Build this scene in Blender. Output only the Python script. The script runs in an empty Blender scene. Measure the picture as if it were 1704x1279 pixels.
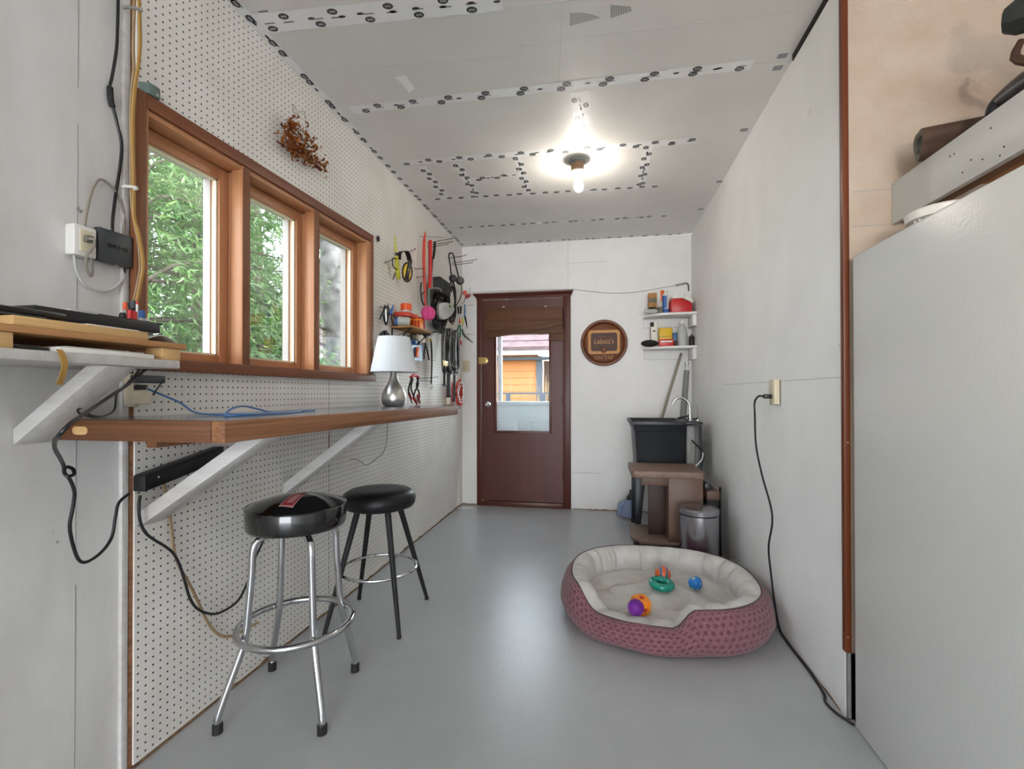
import bpy, bmesh, math, random
from mathutils import Vector, Matrix
random.seed(11)
SC = bpy.context.scene
COL = SC.collection
PI = math.pi

# ---------------------------------------------------------------- camera model (metres; y runs down the room)
FPX, YAW, PIT, SHY, CX, ROLL, CH = 786.1, 0.1851, 0.0068, 8.53, 1.4072, -0.0011, 1.15
W, YB, CE, PE, RE = 2.257, 4.714, 2.66, 1.2155, 1.869     # right wall, back wall, ceiling, pegboard edge, right wall end
_R = Vector((math.cos(YAW), math.sin(YAW), 0)); _F0 = Vector((-math.sin(YAW), math.cos(YAW), 0)); _Z = Vector((0, 0, 1))
FWD = _F0*math.cos(PIT) + _Z*math.sin(PIT); _U = _Z*math.cos(PIT) - _F0*math.sin(PIT)
RGT = _R*math.cos(ROLL) + _U*math.sin(ROLL); UPV = _U*math.cos(ROLL) - _R*math.sin(ROLL)
EYE = Vector((CX, 0, CH))
def U(px, py, x=None, y=None, z=None):
    """world point seen at a photo pixel on a known plane (wall, floor, counter ...)"""
    d = FWD + RGT*((px-852)/FPX) + UPV*((639.5+SHY-py)/FPX)
    if x is not None: t = (x-EYE.x)/d.x
    elif y is not None: t = (y-EYE.y)/d.y
    else: t = (z-EYE.z)/d.z
    return EYE + d*t
cam = bpy.data.cameras.new('camera'); cam_o = bpy.data.objects.new('camera', cam); COL.objects.link(cam_o)
cam.sensor_width = 36; cam.sensor_fit = 'HORIZONTAL'; cam.lens = FPX/1704*36; cam.shift_y = SHY/1704; cam.clip_start = .02
m = Matrix.Identity(4)
for i in range(3): m[i][0], m[i][1], m[i][2], m[i][3] = RGT[i], UPV[i], -FWD[i], EYE[i]
cam_o.matrix_world = m
SC.camera = cam_o

# ---------------------------------------------------------------- materials
def lin(h):
    if isinstance(h, str):
        h = h.lstrip('#'); h = [int(h[i:i+2], 16)/255 for i in (0, 2, 4)]
    return tuple((c/12.92 if c <= .04045 else ((c+.055)/1.055)**2.4) for c in h) + (1,)
MATS = {}
def nodes(name):
    m = bpy.data.materials.new(name); m.use_nodes = True
    nt = m.node_tree; nt.nodes.clear()
    out = nt.nodes.new('ShaderNodeOutputMaterial'); b = nt.nodes.new('ShaderNodeBsdfPrincipled')
    nt.links.new(b.outputs[0], out.inputs[0]); MATS[name] = m
    return m, nt, b, out
def N(nt, t, **kw):
    n = nt.nodes.new(t)
    for k, v in kw.items():
        if k in n.inputs: n.inputs[k].default_value = v
        else: setattr(n, k, v)
    return n
def mixcol(nt, fac, a, b, L=None):
    n = nt.nodes.new('ShaderNodeMix'); n.data_type = 'RGBA'
    for i, v in ((6, a), (7, b)):
        if isinstance(v, tuple): n.inputs[i].default_value = v
        else: nt.links.new(v, n.inputs[i])
    if isinstance(fac, (int, float)): n.inputs[0].default_value = fac
    else: nt.links.new(fac, n.inputs[0])
    return n.outputs[2]
def mathn(nt, op, a, b=None):
    n = nt.nodes.new('ShaderNodeMath'); n.operation = op
    for i, v in ((0, a), (1, b)):
        if v is None: continue
        if isinstance(v, (int, float)): n.inputs[i].default_value = v
        else: nt.links.new(v, n.inputs[i])
    return n.outputs[0]
def ramp(nt, src, lo, hi):
    n = nt.nodes.new('ShaderNodeMapRange'); n.inputs[1].default_value = lo; n.inputs[2].default_value = hi
    nt.links.new(src, n.inputs[0]); return n.outputs[0]
def coords(nt, stretch=(1, 1, 1), kind='Object'):
    tc = nt.nodes.new('ShaderNodeTexCoord'); mp = nt.nodes.new('ShaderNodeMapping')
    mp.inputs['Scale'].default_value = stretch; nt.links.new(tc.outputs[kind], mp.inputs[0]); return mp.outputs[0]
def noise(nt, vec, scale, detail=3, rough=.55):
    n = N(nt, 'ShaderNodeTexNoise', Scale=scale, Detail=detail, Roughness=rough); nt.links.new(vec, n.inputs['Vector']); return n.outputs[0]
def bumpn(nt, b, h, strength, dist=.002):
    n = N(nt, 'ShaderNodeBump', Strength=strength, Distance=dist); nt.links.new(h, n.inputs['Height']); nt.links.new(n.outputs[0], b.inputs['Normal'])
def mat(name, col, rough=.5, metal=0., col2=None, vs=6, st=(1, 1, 1), lo=.35, hi=.65, bump=0, bs=120, bd=.002, spec=.5, coat=0, specks=None, sheen=0, trans=0):
    m, nt, b, out = nodes(name)
    b.inputs['Roughness'].default_value = rough; b.inputs['Metallic'].default_value = metal
    b.inputs['Specular IOR Level'].default_value = spec; b.inputs['Coat Weight'].default_value = coat
    if sheen: b.inputs['Sheen Weight'].default_value = sheen
    if trans: b.inputs['Transmission Weight'].default_value = trans
    c = lin(col); v = coords(nt, st)
    if col2 is not None: c = mixcol(nt, ramp(nt, noise(nt, v, vs, 5), lo, hi), c, lin(col2))
    if specks:
        scol, ssc, thr = specks
        c = mixcol(nt, ramp(nt, noise(nt, v, ssc, 4, .7), thr, thr+.03), c, lin(scol))
    if isinstance(c, tuple): b.inputs['Base Color'].default_value = c
    else: nt.links.new(c, b.inputs['Base Color'])
    if bump: bumpn(nt, b, noise(nt, v, bs, 3), bump, bd)
    return m
def wood(name, c1, c2, axis='y', rough=.5, fine=95, coat=0, bump=.15, spec=.4):
    st = {'x': (1.2, fine, fine), 'y': (fine, 1.2, fine), 'z': (fine, fine, 1.2)}[axis]
    m, nt, b, out = nodes(name); v = coords(nt, st)
    n1 = noise(nt, v, 1.0, 6, .65); v2 = coords(nt, tuple(s/6 for s in st)); n2 = noise(nt, v2, 1.0, 3)
    f = ramp(nt, mathn(nt, 'ADD', mathn(nt, 'MULTIPLY', n1, .6), mathn(nt, 'MULTIPLY', n2, .4)), .38, .62)
    nt.links.new(mixcol(nt, f, lin(c1), lin(c2)), b.inputs['Base Color'])
    b.inputs['Roughness'].default_value = rough; b.inputs['Coat Weight'].default_value = coat; b.inputs['Specular IOR Level'].default_value = spec
    bumpn(nt, b, n1, bump, .001); return m
def emit(name, col, s):
    m = bpy.data.materials.new(name); m.use_nodes = True; nt = m.node_tree; nt.nodes.clear()
    o = nt.nodes.new('ShaderNodeOutputMaterial'); e = N(nt, 'ShaderNodeEmission', Strength=s); e.inputs[0].default_value = lin(col)
    nt.links.new(e.outputs[0], o.inputs[0]); MATS[name] = m; return m
def glassm(name, tint='#f4f7f6', refl=.7):
    m = bpy.data.materials.new(name); m.use_nodes = True; nt = m.node_tree; nt.nodes.clear()
    o = nt.nodes.new('ShaderNodeOutputMaterial'); t = nt.nodes.new('ShaderNodeBsdfTransparent'); t.inputs[0].default_value = lin(tint)
    g = N(nt, 'ShaderNodeBsdfGlossy', Roughness=.02); fr = N(nt, 'ShaderNodeFresnel', IOR=1.45); mx = nt.nodes.new('ShaderNodeMixShader')
    nt.links.new(mathn(nt, 'MULTIPLY', fr.outputs[0], refl), mx.inputs[0]); nt.links.new(t.outputs[0], mx.inputs[1]); nt.links.new(g.outputs[0], mx.inputs[2])
    nt.links.new(mx.outputs[0], o.inputs[0]); MATS[name] = m; return m

# ---------------------------------------------------------------- mesh builder
def smooth_path(pts, k=6, closed=False):
    P = [Vector(p) for p in pts]; n = len(P)
    if n < 3: return P
    out = []
    for i in range(n if closed else n-1):
        g = lambda j: P[j % n] if closed else P[min(max(j, 0), n-1)]
        a, b, c, d = g(i-1), g(i), g(i+1), g(i+2)
        for s in range(k):
            t = s/k
            out.append(.5*((2*b)+(c-a)*t+(2*a-5*b+4*c-d)*t*t+(3*b-a-3*c+d)*t**3))
    if not closed: out.append(P[-1])
    return out
class M:
    def __init__(s): s.v, s.f, s.mi, s.uv = [], [], [], {}
    def add(s, vs, fs, mi=0):
        b = len(s.v); s.v += [Vector(v) for v in vs]
        s.f += [tuple(b+i for i in f) for f in fs]; s.mi += [mi]*len(fs); return s
    def box(s, a, b, mi=0):
        x0, y0, z0 = (min(a[i], b[i]) for i in range(3)); x1, y1, z1 = (max(a[i], b[i]) for i in range(3))
        return s.add([(x0,y0,z0),(x1,y0,z0),(x1,y1,z0),(x0,y1,z0),(x0,y0,z1),(x1,y0,z1),(x1,y1,z1),(x0,y1,z1)],
                     [(3,2,1,0),(4,5,6,7),(0,1,5,4),(1,2,6,5),(2,3,7,6),(3,0,4,7)], mi)
    def prism(s, poly, vec, mi=0):
        n = len(poly); P = [Vector(p) for p in poly]; vec = Vector(vec)
        nrm = sum(((P[i]-P[0]).cross(P[(i+1) % n]-P[0]) for i in range(1, n-1)), Vector())
        if nrm.dot(vec) < 0: P = P[::-1]
        return s.add(P + [p+vec for p in P], [tuple(range(n))[::-1], tuple(range(n, 2*n))] + [(i, (i+1) % n, n+(i+1) % n, n+i) for i in range(n)], mi)
    def bar(s, p, q, w, h, up=(0, 0, 1), mi=0):
        p, q = Vector(p), Vector(q); d = (q-p).normalized(); sd = d.cross(Vector(up)).normalized(); u = sd.cross(d)
        return s.prism([p+sd*w/2+u*h/2, p-sd*w/2+u*h/2, p-sd*w/2-u*h/2, p+sd*w/2-u*h/2], q-p, mi)
    def tube(s, pts, r, n=8, mi=0, closed=False, k=0, flat=None):
        P = smooth_path(pts, k, closed) if k else [Vector(p) for p in pts]
        if not isinstance(r, (list, tuple)): r = [r]*len(P)
        elif len(r) != len(P): r = [r[min(int(i/(len(P)-1)*(len(r)-1)), len(r)-2)] + (r[min(int(i/(len(P)-1)*(len(r)-1)), len(r)-2)+1]-r[min(int(i/(len(P)-1)*(len(r)-1)), len(r)-2)])*((i/(len(P)-1)*(len(r)-1)) - min(int(i/(len(P)-1)*(len(r)-1)), len(r)-2)) for i in range(len(P))]
        L = len(P); T = [((P[(i+1) % L] if closed or i < L-1 else P[i]) - (P[i-1] if closed or i > 0 else P[i])).normalized() for i in range(L)]
        ref = Vector((0, 0, 1)) if abs(T[0].z) < .9 else Vector((1, 0, 0)); u = T[0].cross(ref).normalized(); vs = []
        for i in range(L):
            u = (u - T[i]*u.dot(T[i]));
            u = u.normalized() if u.length > 1e-6 else T[i].orthogonal().normalized(); w = T[i].cross(u)
            a, b2 = (1, 1) if flat is None else flat
            vs += [P[i] + (u*math.cos(2*PI*j/n)*a + w*math.sin(2*PI*j/n)*b2)*r[i] for j in range(n)]
        fs = [(i*n+j, i*n+(j+1) % n, ((i+1) % L)*n+(j+1) % n, ((i+1) % L)*n+j) for i in range(L if closed else L-1) for j in range(n)]
        if not closed: fs += [tuple(range(n))[::-1], tuple((L-1)*n+j for j in range(n))]
        return s.add(vs, fs, mi)
    def lathe(s, prof, c=(0, 0, 0), n=32, axis=(0, 0, 1), mi=0):
        ax = Vector(axis).normalized(); u = ax.orthogonal().normalized(); w = ax.cross(u); c = Vector(c); vs, rows = [], []
        for r, h in prof:
            if r < 1e-6: rows.append([len(vs)]); vs.append(c+ax*h)
            else:
                rows.append(list(range(len(vs), len(vs)+n))); vs += [c+ax*h+(u*math.cos(2*PI*j/n)+w*math.sin(2*PI*j/n))*r for j in range(n)]
        fs = []
        for a, b in zip(rows, rows[1:]):
            for j in range(n):
                k = (j+1) % n
                if len(a) == 1 and len(b) == 1: continue
                if len(a) == 1: fs.append((a[0], b[k], b[j]))
                elif len(b) == 1: fs.append((a[j], a[k], b[0]))
                else: fs.append((a[j], a[k], b[k], b[j]))
        return s.add(vs, fs, mi)
    def sph(s, c, r, n=20, mi=0, axis=(0, 0, 1)):
        if not isinstance(r, (tuple, list)): r = (r, r, r)
        m2 = M().lathe([(math.sin(PI*i/(n//2)), -math.cos(PI*i/(n//2))) for i in range(n//2+1)], (0, 0, 0), n, axis)
        return s.add([Vector((v.x*r[0], v.y*r[1], v.z*r[2]))+Vector(c) for v in m2.v], m2.f, mi)
    def torus(s, c, R, r, axis=(0, 0, 1), n=40, k=10, mi=0, squash=1):
        ax = Vector(axis).normalized(); u = ax.orthogonal().normalized(); w = ax.cross(u)
        P = [Vector(c)+(u*math.cos(2*PI*i/n)+w*math.sin(2*PI*i/n))*R for i in range(n)]
        vs = []
        for i in range(n):
            d = (P[i]-Vector(c)).normalized(); vs += [P[i]+d*math.cos(2*PI*j/k)*r+ax*math.sin(2*PI*j/k)*r*squash for j in range(k)]
        return s.add(vs, [(i*k+j, ((i+1) % n)*k+j, ((i+1) % n)*k+(j+1) % k, i*k+(j+1) % k) for i in range(n) for j in range(k)], mi)
    def build(s, name, mats, parent=None, smooth=True, bevel=0, seg=2, ang=35):
        if not isinstance(mats, (list, tuple)): mats = [mats]
        loc = Vector()
        o = parent
        while o is not None: loc += o.location; o = o.parent
        if parent is None:
            lo = [min(v[i] for v in s.v) for i in range(3)]; hi = [max(v[i] for v in s.v) for i in range(3)]
            loc = Vector(((lo[0]+hi[0])/2, (lo[1]+hi[1])/2, lo[2]))
        me = bpy.data.meshes.new(name); me.from_pydata([v-loc for v in s.v], [], s.f)
        for m in mats: me.materials.append(MATS[m] if isinstance(m, str) else m)
        me.polygons.foreach_set('material_index', s.mi)
        if bevel:
            bm = bmesh.new(); bm.from_mesh(me); bmesh.ops.remove_doubles(bm, verts=bm.verts, dist=1e-6)
            ed = [e for e in bm.edges if len(e.link_faces) == 2 and e.calc_face_angle(0) > math.radians(30)]
            bmesh.ops.bevel(bm, geom=ed, offset=bevel, segments=seg, affect='EDGES', profile=.5, clamp_overlap=True)
            bm.to_mesh(me); bm.free()
        if s.uv:
            l = me.uv_layers.new(name='UVMap')
            for lp in me.loops: l.data[lp.index].uv = s.uv[lp.vertex_index]
        me.polygons.foreach_set('use_smooth', [smooth]*len(me.polygons))
        if smooth: me.set_sharp_from_angle(angle=math.radians(ang))
        o = bpy.data.objects.new(name, me); COL.objects.link(o)
        if parent is None: o.location = loc
        else: o.parent = parent
        return o
def thing(name, label, cat, loc, group=None):
    o = bpy.data.objects.new(name, None); COL.objects.link(o); o.location = Vector(loc); o.empty_display_size = .05
    return tag(o, label, cat, group)
def tag(o, label, cat, group=None):
    o['label'] = label; o['category'] = cat
    if group: o['group'] = group
    return o
def struct(o):
    o['kind'] = 'structure'; return o
def text_mesh(s, size, depth, origin, xdir, ydir, mi, mb, align='CENTER', sx=1):
    """lettering as solid geometry added to builder mb"""
    cu = bpy.data.curves.new('lettering', 'FONT'); cu.body = s; cu.size = size; cu.extrude = depth/2; cu.align_x = align; cu.align_y = 'CENTER'
    ob = bpy.data.objects.new('lettering', cu); COL.objects.link(ob)
    dg = bpy.context.evaluated_depsgraph_get(); me = bpy.data.meshes.new_from_object(ob.evaluated_get(dg))
    xd, yd = Vector(xdir), Vector(ydir); zd = xd.cross(yd)
    mb.add([Vector(origin)+xd*v.co.x*sx+yd*v.co.y+zd*v.co.z for v in me.vertices], [tuple(p.vertices) for p in me.polygons], mi)
    bpy.data.objects.remove(ob); bpy.data.curves.remove(cu); bpy.data.meshes.remove(me)

# ---------------------------------------------------------------- the materials of this room
mat('white_wall', '#eae9e7', .55, col2='#e3e2e0', vs=3, bump=.12, bs=60, specks=('#a9a6a2', 16, .72))
mat('osb_white', '#d9d7d4', .6, col2='#cbc8c5', vs=5, st=(1, 1.2, .5), bump=.35, bs=34, specks=('#8d8884', 15, .69))
mat('beige_wall', '#bdaf9f', .75, col2='#b3a291', vs=6, bump=.55, bs=45, bd=.004, specks=('#8c7a6c', 30, .76))
mat('ceil_white', '#dedbd7', .5, col2='#d6d3cf', vs=2, bump=.06, bs=30, specks=('#a29d97', 14, .75))
mat('floor_paint', '#b0b2b4', .32, col2='#a8aaac', vs=2.2, bump=.22, bs=55, bd=.003, specks=('#8b8b8b', 40, .78))
mat('dark_gap', '#1a1613', .9)
mat('tape', '#efefef', .25, bump=.5, bs=45, bd=.002, spec=.7)
mat('tape_ink', '#3b3c40', .45)
mat('fluff_brown', '#6e5643', .9, col2='#8d7152', vs=60)
wood('fir', '#a8714c', '#c08a62', 'y', .42); wood('fir_z', '#a8714c', '#c68f68', 'z', .42)
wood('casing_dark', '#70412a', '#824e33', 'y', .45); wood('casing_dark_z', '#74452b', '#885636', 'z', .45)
wood('trim_brown', '#5c2c14', '#72391b', 'z', .4)
wood('counter_edge', '#6a4229', '#9c6d4a', 'y', .5); wood('counter_edge_shaded', '#55331e', '#805435', 'x', .5)  # end board's darker tone is shade put into the wood colour
wood('pale_wood', '#c79f68', '#d8b580', 'y', .6); wood('pallet_wood', '#a8764a', '#bd8c5c', 'y', .65)
wood('white_timber', '#d3d1ce', '#bdb8b2', 'x', .6, fine=30, bump=.4)
wood('door_brown', '#4b241a', '#57291d', 'z', .38, fine=60, bump=.08)
wood('shade_brown', '#4d2f1c', '#6b4529', 'x', .6, fine=90, bump=.5)
wood('sign_wood', '#5d3019', '#74401f', 'x', .45); wood('sign_tan', '#b07636', '#c48b47', 'x', .45); wood('sign_dark', '#3a1f12', '#4c2a17', 'x', .5)
mat('worktop', '#6d7078', .16, col2='#7c7f86', vs=8, spec=.6, bump=.05, bs=30)
mat('chrome', '#c8c9cb', .12, 1.); mat('steel', '#aaaab0', .25, 1., bump=.04, bs=20); mat('brushed', '#cccac6', .33, 1., st=(1, 1, 30), bump=.05, bs=30)
mat('wire', '#5a5653', .4, .7); mat('zinc', '#b7b7b4', .35, .9)
mat('black_vinyl', '#08080a', .09, spec=.6, coat=.5); mat('black_vinyl_soft', '#111115', .42, spec=.4, bump=.05, bs=40)
mat('black_plastic', '#17171a', .4); mat('black_matte', '#141416', .65); mat('black_gloss', '#0d0d10', .2); mat('rubber', '#1d1c1c', .8)
mat('dark_grey', '#45484a', .5); mat('mid_grey', '#7f807e', .5); mat('light_grey', '#b9b9b6', .5); mat('green_grey_box', '#66776f', .45)
mat('switch_box', '#3a3e41', .45); mat('white_plastic', '#dedcd6', .35); mat('ivory', '#d2c7ab', .4); mat('cream_plastic', '#d9cdb4', .45)
mat('tan_cable', '#a9813e', .5); mat('tan_cord', '#a38a68', .6); mat('grey_cable', '#8b8377', .5); mat('blue_cable', '#3f6ea3', .35); mat('white_cable', '#d9dadb', .4)
mat('red', '#c01c20', .35); mat('red_soft', '#b0302c', .5); mat('orange', '#e0561c', .4); mat('orange_red', '#c9402a', .45); mat('yellow', '#d9b428', .4); mat('lime', '#b9b32a', .45)
mat('blue', '#2d62a8', .4); mat('green', '#1e6a4c', .4); mat('leaf_green', '#5b8d3a', .6); mat('pink_fleece', '#cf4d86', .95, col2='#b23a6d', vs=60, bump=.8, bs=150, bd=.004)
mat('paper', '#e4e1da', .7); mat('paper_grey', '#bfc0b8', .6); mat('cardboard', '#a97c4c', .8); mat('clear_grey', '#cfd2ce', .2, trans=.35)
mat('shade_fabric', '#d2d5d7', .8, bump=.1, bs=300)
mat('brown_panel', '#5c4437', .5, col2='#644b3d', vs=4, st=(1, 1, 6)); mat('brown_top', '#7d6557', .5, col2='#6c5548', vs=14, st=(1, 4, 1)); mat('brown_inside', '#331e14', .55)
mat('tub_black', '#171b21', .42, bump=.05, bs=30); 
mat('fridge_white', '#d3d3d0', .26, bump=.35, bs=110, bd=.002, spec=.45); mat('fascia_white', '#cfcfcc', .4, col2='#c6c5c2', vs=3)
mat('tarp_brown', '#4a3324', .7, col2='#3b281c', vs=10); mat('felt_grey', '#6d6b60', .9); mat('navy', '#18233e', .6); mat('cap_dark', '#262b2a', .6)
mat('fleece', '#c6c3be', .95, col2='#b3ada5', vs=7, bump=.6, bs=170, bd=.004, sheen=.3)
mat('teal', '#0f8a78', .18, spec=.6); mat('toy_orange', '#f08a1d', .35); mat('toy_hole', '#b23c12', .5); mat('purple', '#7c2f97', .5); mat('seam_dark', '#4b3d42', .8)
mat('brass', '#c0a468', .35, .6); mat('dried_leaf', '#7a4218', .85, col2='#a5702c', vs=25); mat('dried_dark', '#3b2416', .9)
mat('seam', '#a19e9b', .8); mat('ceil_seam', '#c4c1bd', .8); mat('seam_dark_wall', '#55514e', .9)
glassm('glass', '#f6f9f8', .35); glassm('jar_glass', '#e3ece8', 1.0)
emit('bulb_glow', '#fff6ea', 165); emit('bulb_warm', '#ffe4c4', 1900); emit('fill_bulb_white', '#fff8f0', 220)

# pegboard: inch grid of round holes, their dark insides painted into the colour
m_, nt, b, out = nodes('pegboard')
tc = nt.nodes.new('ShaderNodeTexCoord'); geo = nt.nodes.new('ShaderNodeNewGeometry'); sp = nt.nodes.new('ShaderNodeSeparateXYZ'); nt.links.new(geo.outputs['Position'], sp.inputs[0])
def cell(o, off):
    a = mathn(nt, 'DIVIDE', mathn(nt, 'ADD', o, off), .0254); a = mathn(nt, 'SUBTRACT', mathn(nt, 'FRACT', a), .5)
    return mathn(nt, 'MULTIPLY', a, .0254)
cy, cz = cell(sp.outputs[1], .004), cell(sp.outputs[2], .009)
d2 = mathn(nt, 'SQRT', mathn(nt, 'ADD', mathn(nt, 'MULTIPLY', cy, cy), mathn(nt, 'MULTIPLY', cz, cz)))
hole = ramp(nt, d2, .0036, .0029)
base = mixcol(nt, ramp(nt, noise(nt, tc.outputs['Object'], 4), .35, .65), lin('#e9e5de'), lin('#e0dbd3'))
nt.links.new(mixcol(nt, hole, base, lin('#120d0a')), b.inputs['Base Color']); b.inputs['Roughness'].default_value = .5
# dog bed plush with a knitted dot grid
m_, nt, b, out = nodes('plush_pink')
uvn = nt.nodes.new('ShaderNodeUVMap'); sp = nt.nodes.new('ShaderNodeSeparateXYZ'); nt.links.new(uvn.outputs[0], sp.inputs[0])
row = mathn(nt, 'FLOOR', mathn(nt, 'MULTIPLY', sp.outputs[1], 10)); sh = mathn(nt, 'MULTIPLY', mathn(nt, 'MODULO', row, 2), .5)
u_ = mathn(nt, 'SUBTRACT', mathn(nt, 'FRACT', mathn(nt, 'ADD', mathn(nt, 'MULTIPLY', sp.outputs[0], 96), sh)), .5); v_ = mathn(nt, 'SUBTRACT', mathn(nt, 'FRACT', mathn(nt, 'MULTIPLY', sp.outputs[1], 10)), .5)
dd = mathn(nt, 'SQRT', mathn(nt, 'ADD', mathn(nt, 'MULTIPLY', u_, u_), mathn(nt, 'MULTIPLY', v_, v_)))
dot = ramp(nt, dd, .32, .15); tco = nt.nodes.new('ShaderNodeTexCoord')
fz = noise(nt, tco.outputs['Object'], 130, 3, .7)
c0 = mixcol(nt, ramp(nt, fz, .35, .65), lin('#8f626a'), lin('#6c434c'))
nt.links.new(mixcol(nt, mathn(nt, 'MULTIPLY', dot, .7), c0, lin('#552733')), b.inputs['Base Color']); b.inputs['Roughness'].default_value = .95; b.inputs['Sheen Weight'].default_value = .15
bumpn(nt, b, mathn(nt, 'SUBTRACT', fz, mathn(nt, 'MULTIPLY', dot, 1.5)), .6, .004)
# blue ball with yellow rings / orange ball with blue swirls
def vor_ball(name, base, ring, core, scale):
    m_, nt, b, out = nodes(name); tc = nt.nodes.new('ShaderNodeTexCoord'); v = N(nt, 'ShaderNodeTexVoronoi', Scale=scale); nt.links.new(tc.outputs['Object'], v.inputs['Vector'])
    c = mixcol(nt, ramp(nt, v.outputs[0], .36, .33), lin(base), lin(ring)); c = mixcol(nt, ramp(nt, v.outputs[0], .19, .17), c, lin(core)); nt.links.new(c, b.inputs['Base Color']); b.inputs['Roughness'].default_value = .35
vor_ball('ball_flowers', '#1d77c9', '#d8d24a', '#2b5d8c', 38)
m_, nt, b, out = nodes('ball_swirl'); tc = nt.nodes.new('ShaderNodeTexCoord'); wv = N(nt, 'ShaderNodeTexWave', Scale=9, Distortion=3.5); nt.links.new(tc.outputs['Object'], wv.inputs['Vector'])
c = mixcol(nt, ramp(nt, wv.outputs['Fac'], .72, .76), lin('#c9581f'), lin('#2f8fb8')); c = mixcol(nt, ramp(nt, wv.outputs['Fac'], .9, .93), c, lin('#3d3a52')); nt.links.new(c, b.inputs['Base Color']); b.inputs['Roughness'].default_value = .35
# leaves, bark, shingles
def leafmat(name, cols):
    m_, nt, b, out = nodes(name); g = nt.nodes.new('ShaderNodeNewGeometry'); cr = nt.nodes.new('ShaderNodeValToRGB'); nt.links.new(g.outputs['Random Per Island'], cr.inputs[0])
    cr.color_ramp.elements[0].color = lin(cols[0]); cr.color_ramp.elements[1].color = lin(cols[-1])
    for i, c in enumerate(cols[1:-1]): e = cr.color_ramp.elements.new((i+1)/(len(cols)-1)); e.color = lin(c)
    nt.links.new(cr.outputs[0], b.inputs['Base Color']); b.inputs['Roughness'].default_value = .6
    b.inputs['Subsurface Weight'].default_value = 0; t = nt.nodes.new('ShaderNodeBsdfTranslucent'); nt.links.new(cr.outputs[0], t.inputs[0]); mx = nt.nodes.new('ShaderNodeMixShader'); mx.inputs[0].default_value = .22
    nt.links.new(b.outputs[0], mx.inputs[1]); nt.links.new(t.outputs[0], mx.inputs[2]); nt.links.new(mx.outputs[0], out.inputs[0])
leafmat('cedar_leaf', ['#24501c', '#62933a', '#3d6f30', '#8aab5c', '#a8b78c', '#336326'])
leafmat('cedar_leaf_dark', ['#1f3f16', '#3d672c', '#2e5524', '#557d3d', '#6c8060'])
leafmat('bristle_blue', ['#9aa8cb', '#7a8bb2', '#b3bfd8', '#8a9bc0'])
mat('bark', '#4c4038', .9, col2='#6a5b4f', vs=20, st=(1, 1, .15), bump=.8, bs=30, bd=.02)
mat('pale_bark', '#7d7775', .9, col2='#3d3733', vs=9, st=(1, 1, .8), bump=.8, bs=14, bd=.02)
mat('twig', '#5b4636', .9); mat('straw', '#8a6d4c', .9)
mat('soil', '#6f6a58', .95, col2='#566040', vs=3)
mat('bounce_pale', '#c9c6c0', .85)
mat('siding', '#a4642f', .6); mat('gutter_white', '#b9bcc0', .5); mat('slate_trim', '#3f444e', .6); mat('fence_brown', '#4a392f', .8); mat('storm_white', '#dfe4ec', .35)
mat('shingle', '#3f2c2d', .85, col2='#5c4646', vs=9, st=(.6, 3, 3)); mat('house_dark', '#4c4a4a', .8)
# ================================================================ SETTING
B = lambda a, b: M().box(a, b)
struct(B((-.14, -5.2, -.1), (3.4, 4.84, 0)).build('floor', 'floor_paint', smooth=False))
struct(B((-14, -5.5, -.3), (14, 24, -.14)).build('ground', 'soil', smooth=False))
struct(B((-14, -16, -.3), (14, -5.501, -.08)).build('bounce_slab', 'bounce_pale', smooth=False))  # unseen pale slab, added to bounce daylight onto the ceiling
# left wall: painted board, window opening, pegboard sheets on battens
WY0, WY1, WZ0, WZ1 = 1.235, 2.70, 1.245, 2.075
XO = -.02
wl = M()
wl.box((-.14, -5.2, 0), (XO, WY0, CE)); wl.box((-.14, WY1, 0), (XO, 4.714, CE)); wl.box((-.14, WY0, 0), (XO, WY1, WZ0)); wl.box((-.14, WY0, WZ1+.03), (XO, WY1, CE))
wall_left = struct(wl.build('wall_left', 'osb_white', smooth=False))
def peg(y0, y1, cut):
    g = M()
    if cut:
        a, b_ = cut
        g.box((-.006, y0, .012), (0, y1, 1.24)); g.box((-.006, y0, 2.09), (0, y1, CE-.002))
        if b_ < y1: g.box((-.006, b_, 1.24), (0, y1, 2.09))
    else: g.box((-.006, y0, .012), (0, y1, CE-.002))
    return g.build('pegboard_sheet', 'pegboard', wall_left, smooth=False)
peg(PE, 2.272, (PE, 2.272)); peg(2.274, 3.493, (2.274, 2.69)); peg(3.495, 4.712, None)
g = M(); g.box((XO, PE-.012, 0), (-.007, PE+.03, CE-.001)); g.build('batten', 'counter_edge', wall_left, smooth=False)
g = M(); g.box((XO, PE-.034, .004), (-.006, PE-.014, 2.6)); g.build('edge_strip', 'white_timber', wall_left, bevel=.002)
for yy in (2.5, 3.4, 4.6): g = M(); g.box((XO, yy, .02), (-.007, yy+.03, 1.2)); g.build('batten', 'counter_edge', wall_left, smooth=False)
g = M(); yv = U(127, 640, x=XO).y
for z0, z1 in ((0.02, .62), (.7, 1.02), (1.3, 1.5), (1.56, 1.9), (2.0, 2.34), (2.4, 2.62)): g.box((XO, yv-.0012, z0), (XO+.0008, yv+.0012, z1))
g.build('panel_seam', 'seam', wall_left, smooth=False)
g = M(); g.box((-.006, 2.272, .02), (.0005, 2.274, 1.22)); g.build('panel_seam', 'seam_dark_wall', wall_left, smooth=False)
mat('rust_stain', '#8a6a5a', .7, col2='#c9bfb6', vs=30, st=(1, 1, .3), lo=.4, hi=.6)
g = M(); rr = random.Random(2); z1, z0 = U(548, 705, x=0).z, U(546, 762, x=0).z; zz = [z0+(z1-z0)*i/14 for i in range(15)]; wl_ = [.004+.016*rr.random()*(i/14) for i in range(15)]; wr_ = [.003+.012*rr.random()*(i/14) for i in range(15)]
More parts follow.
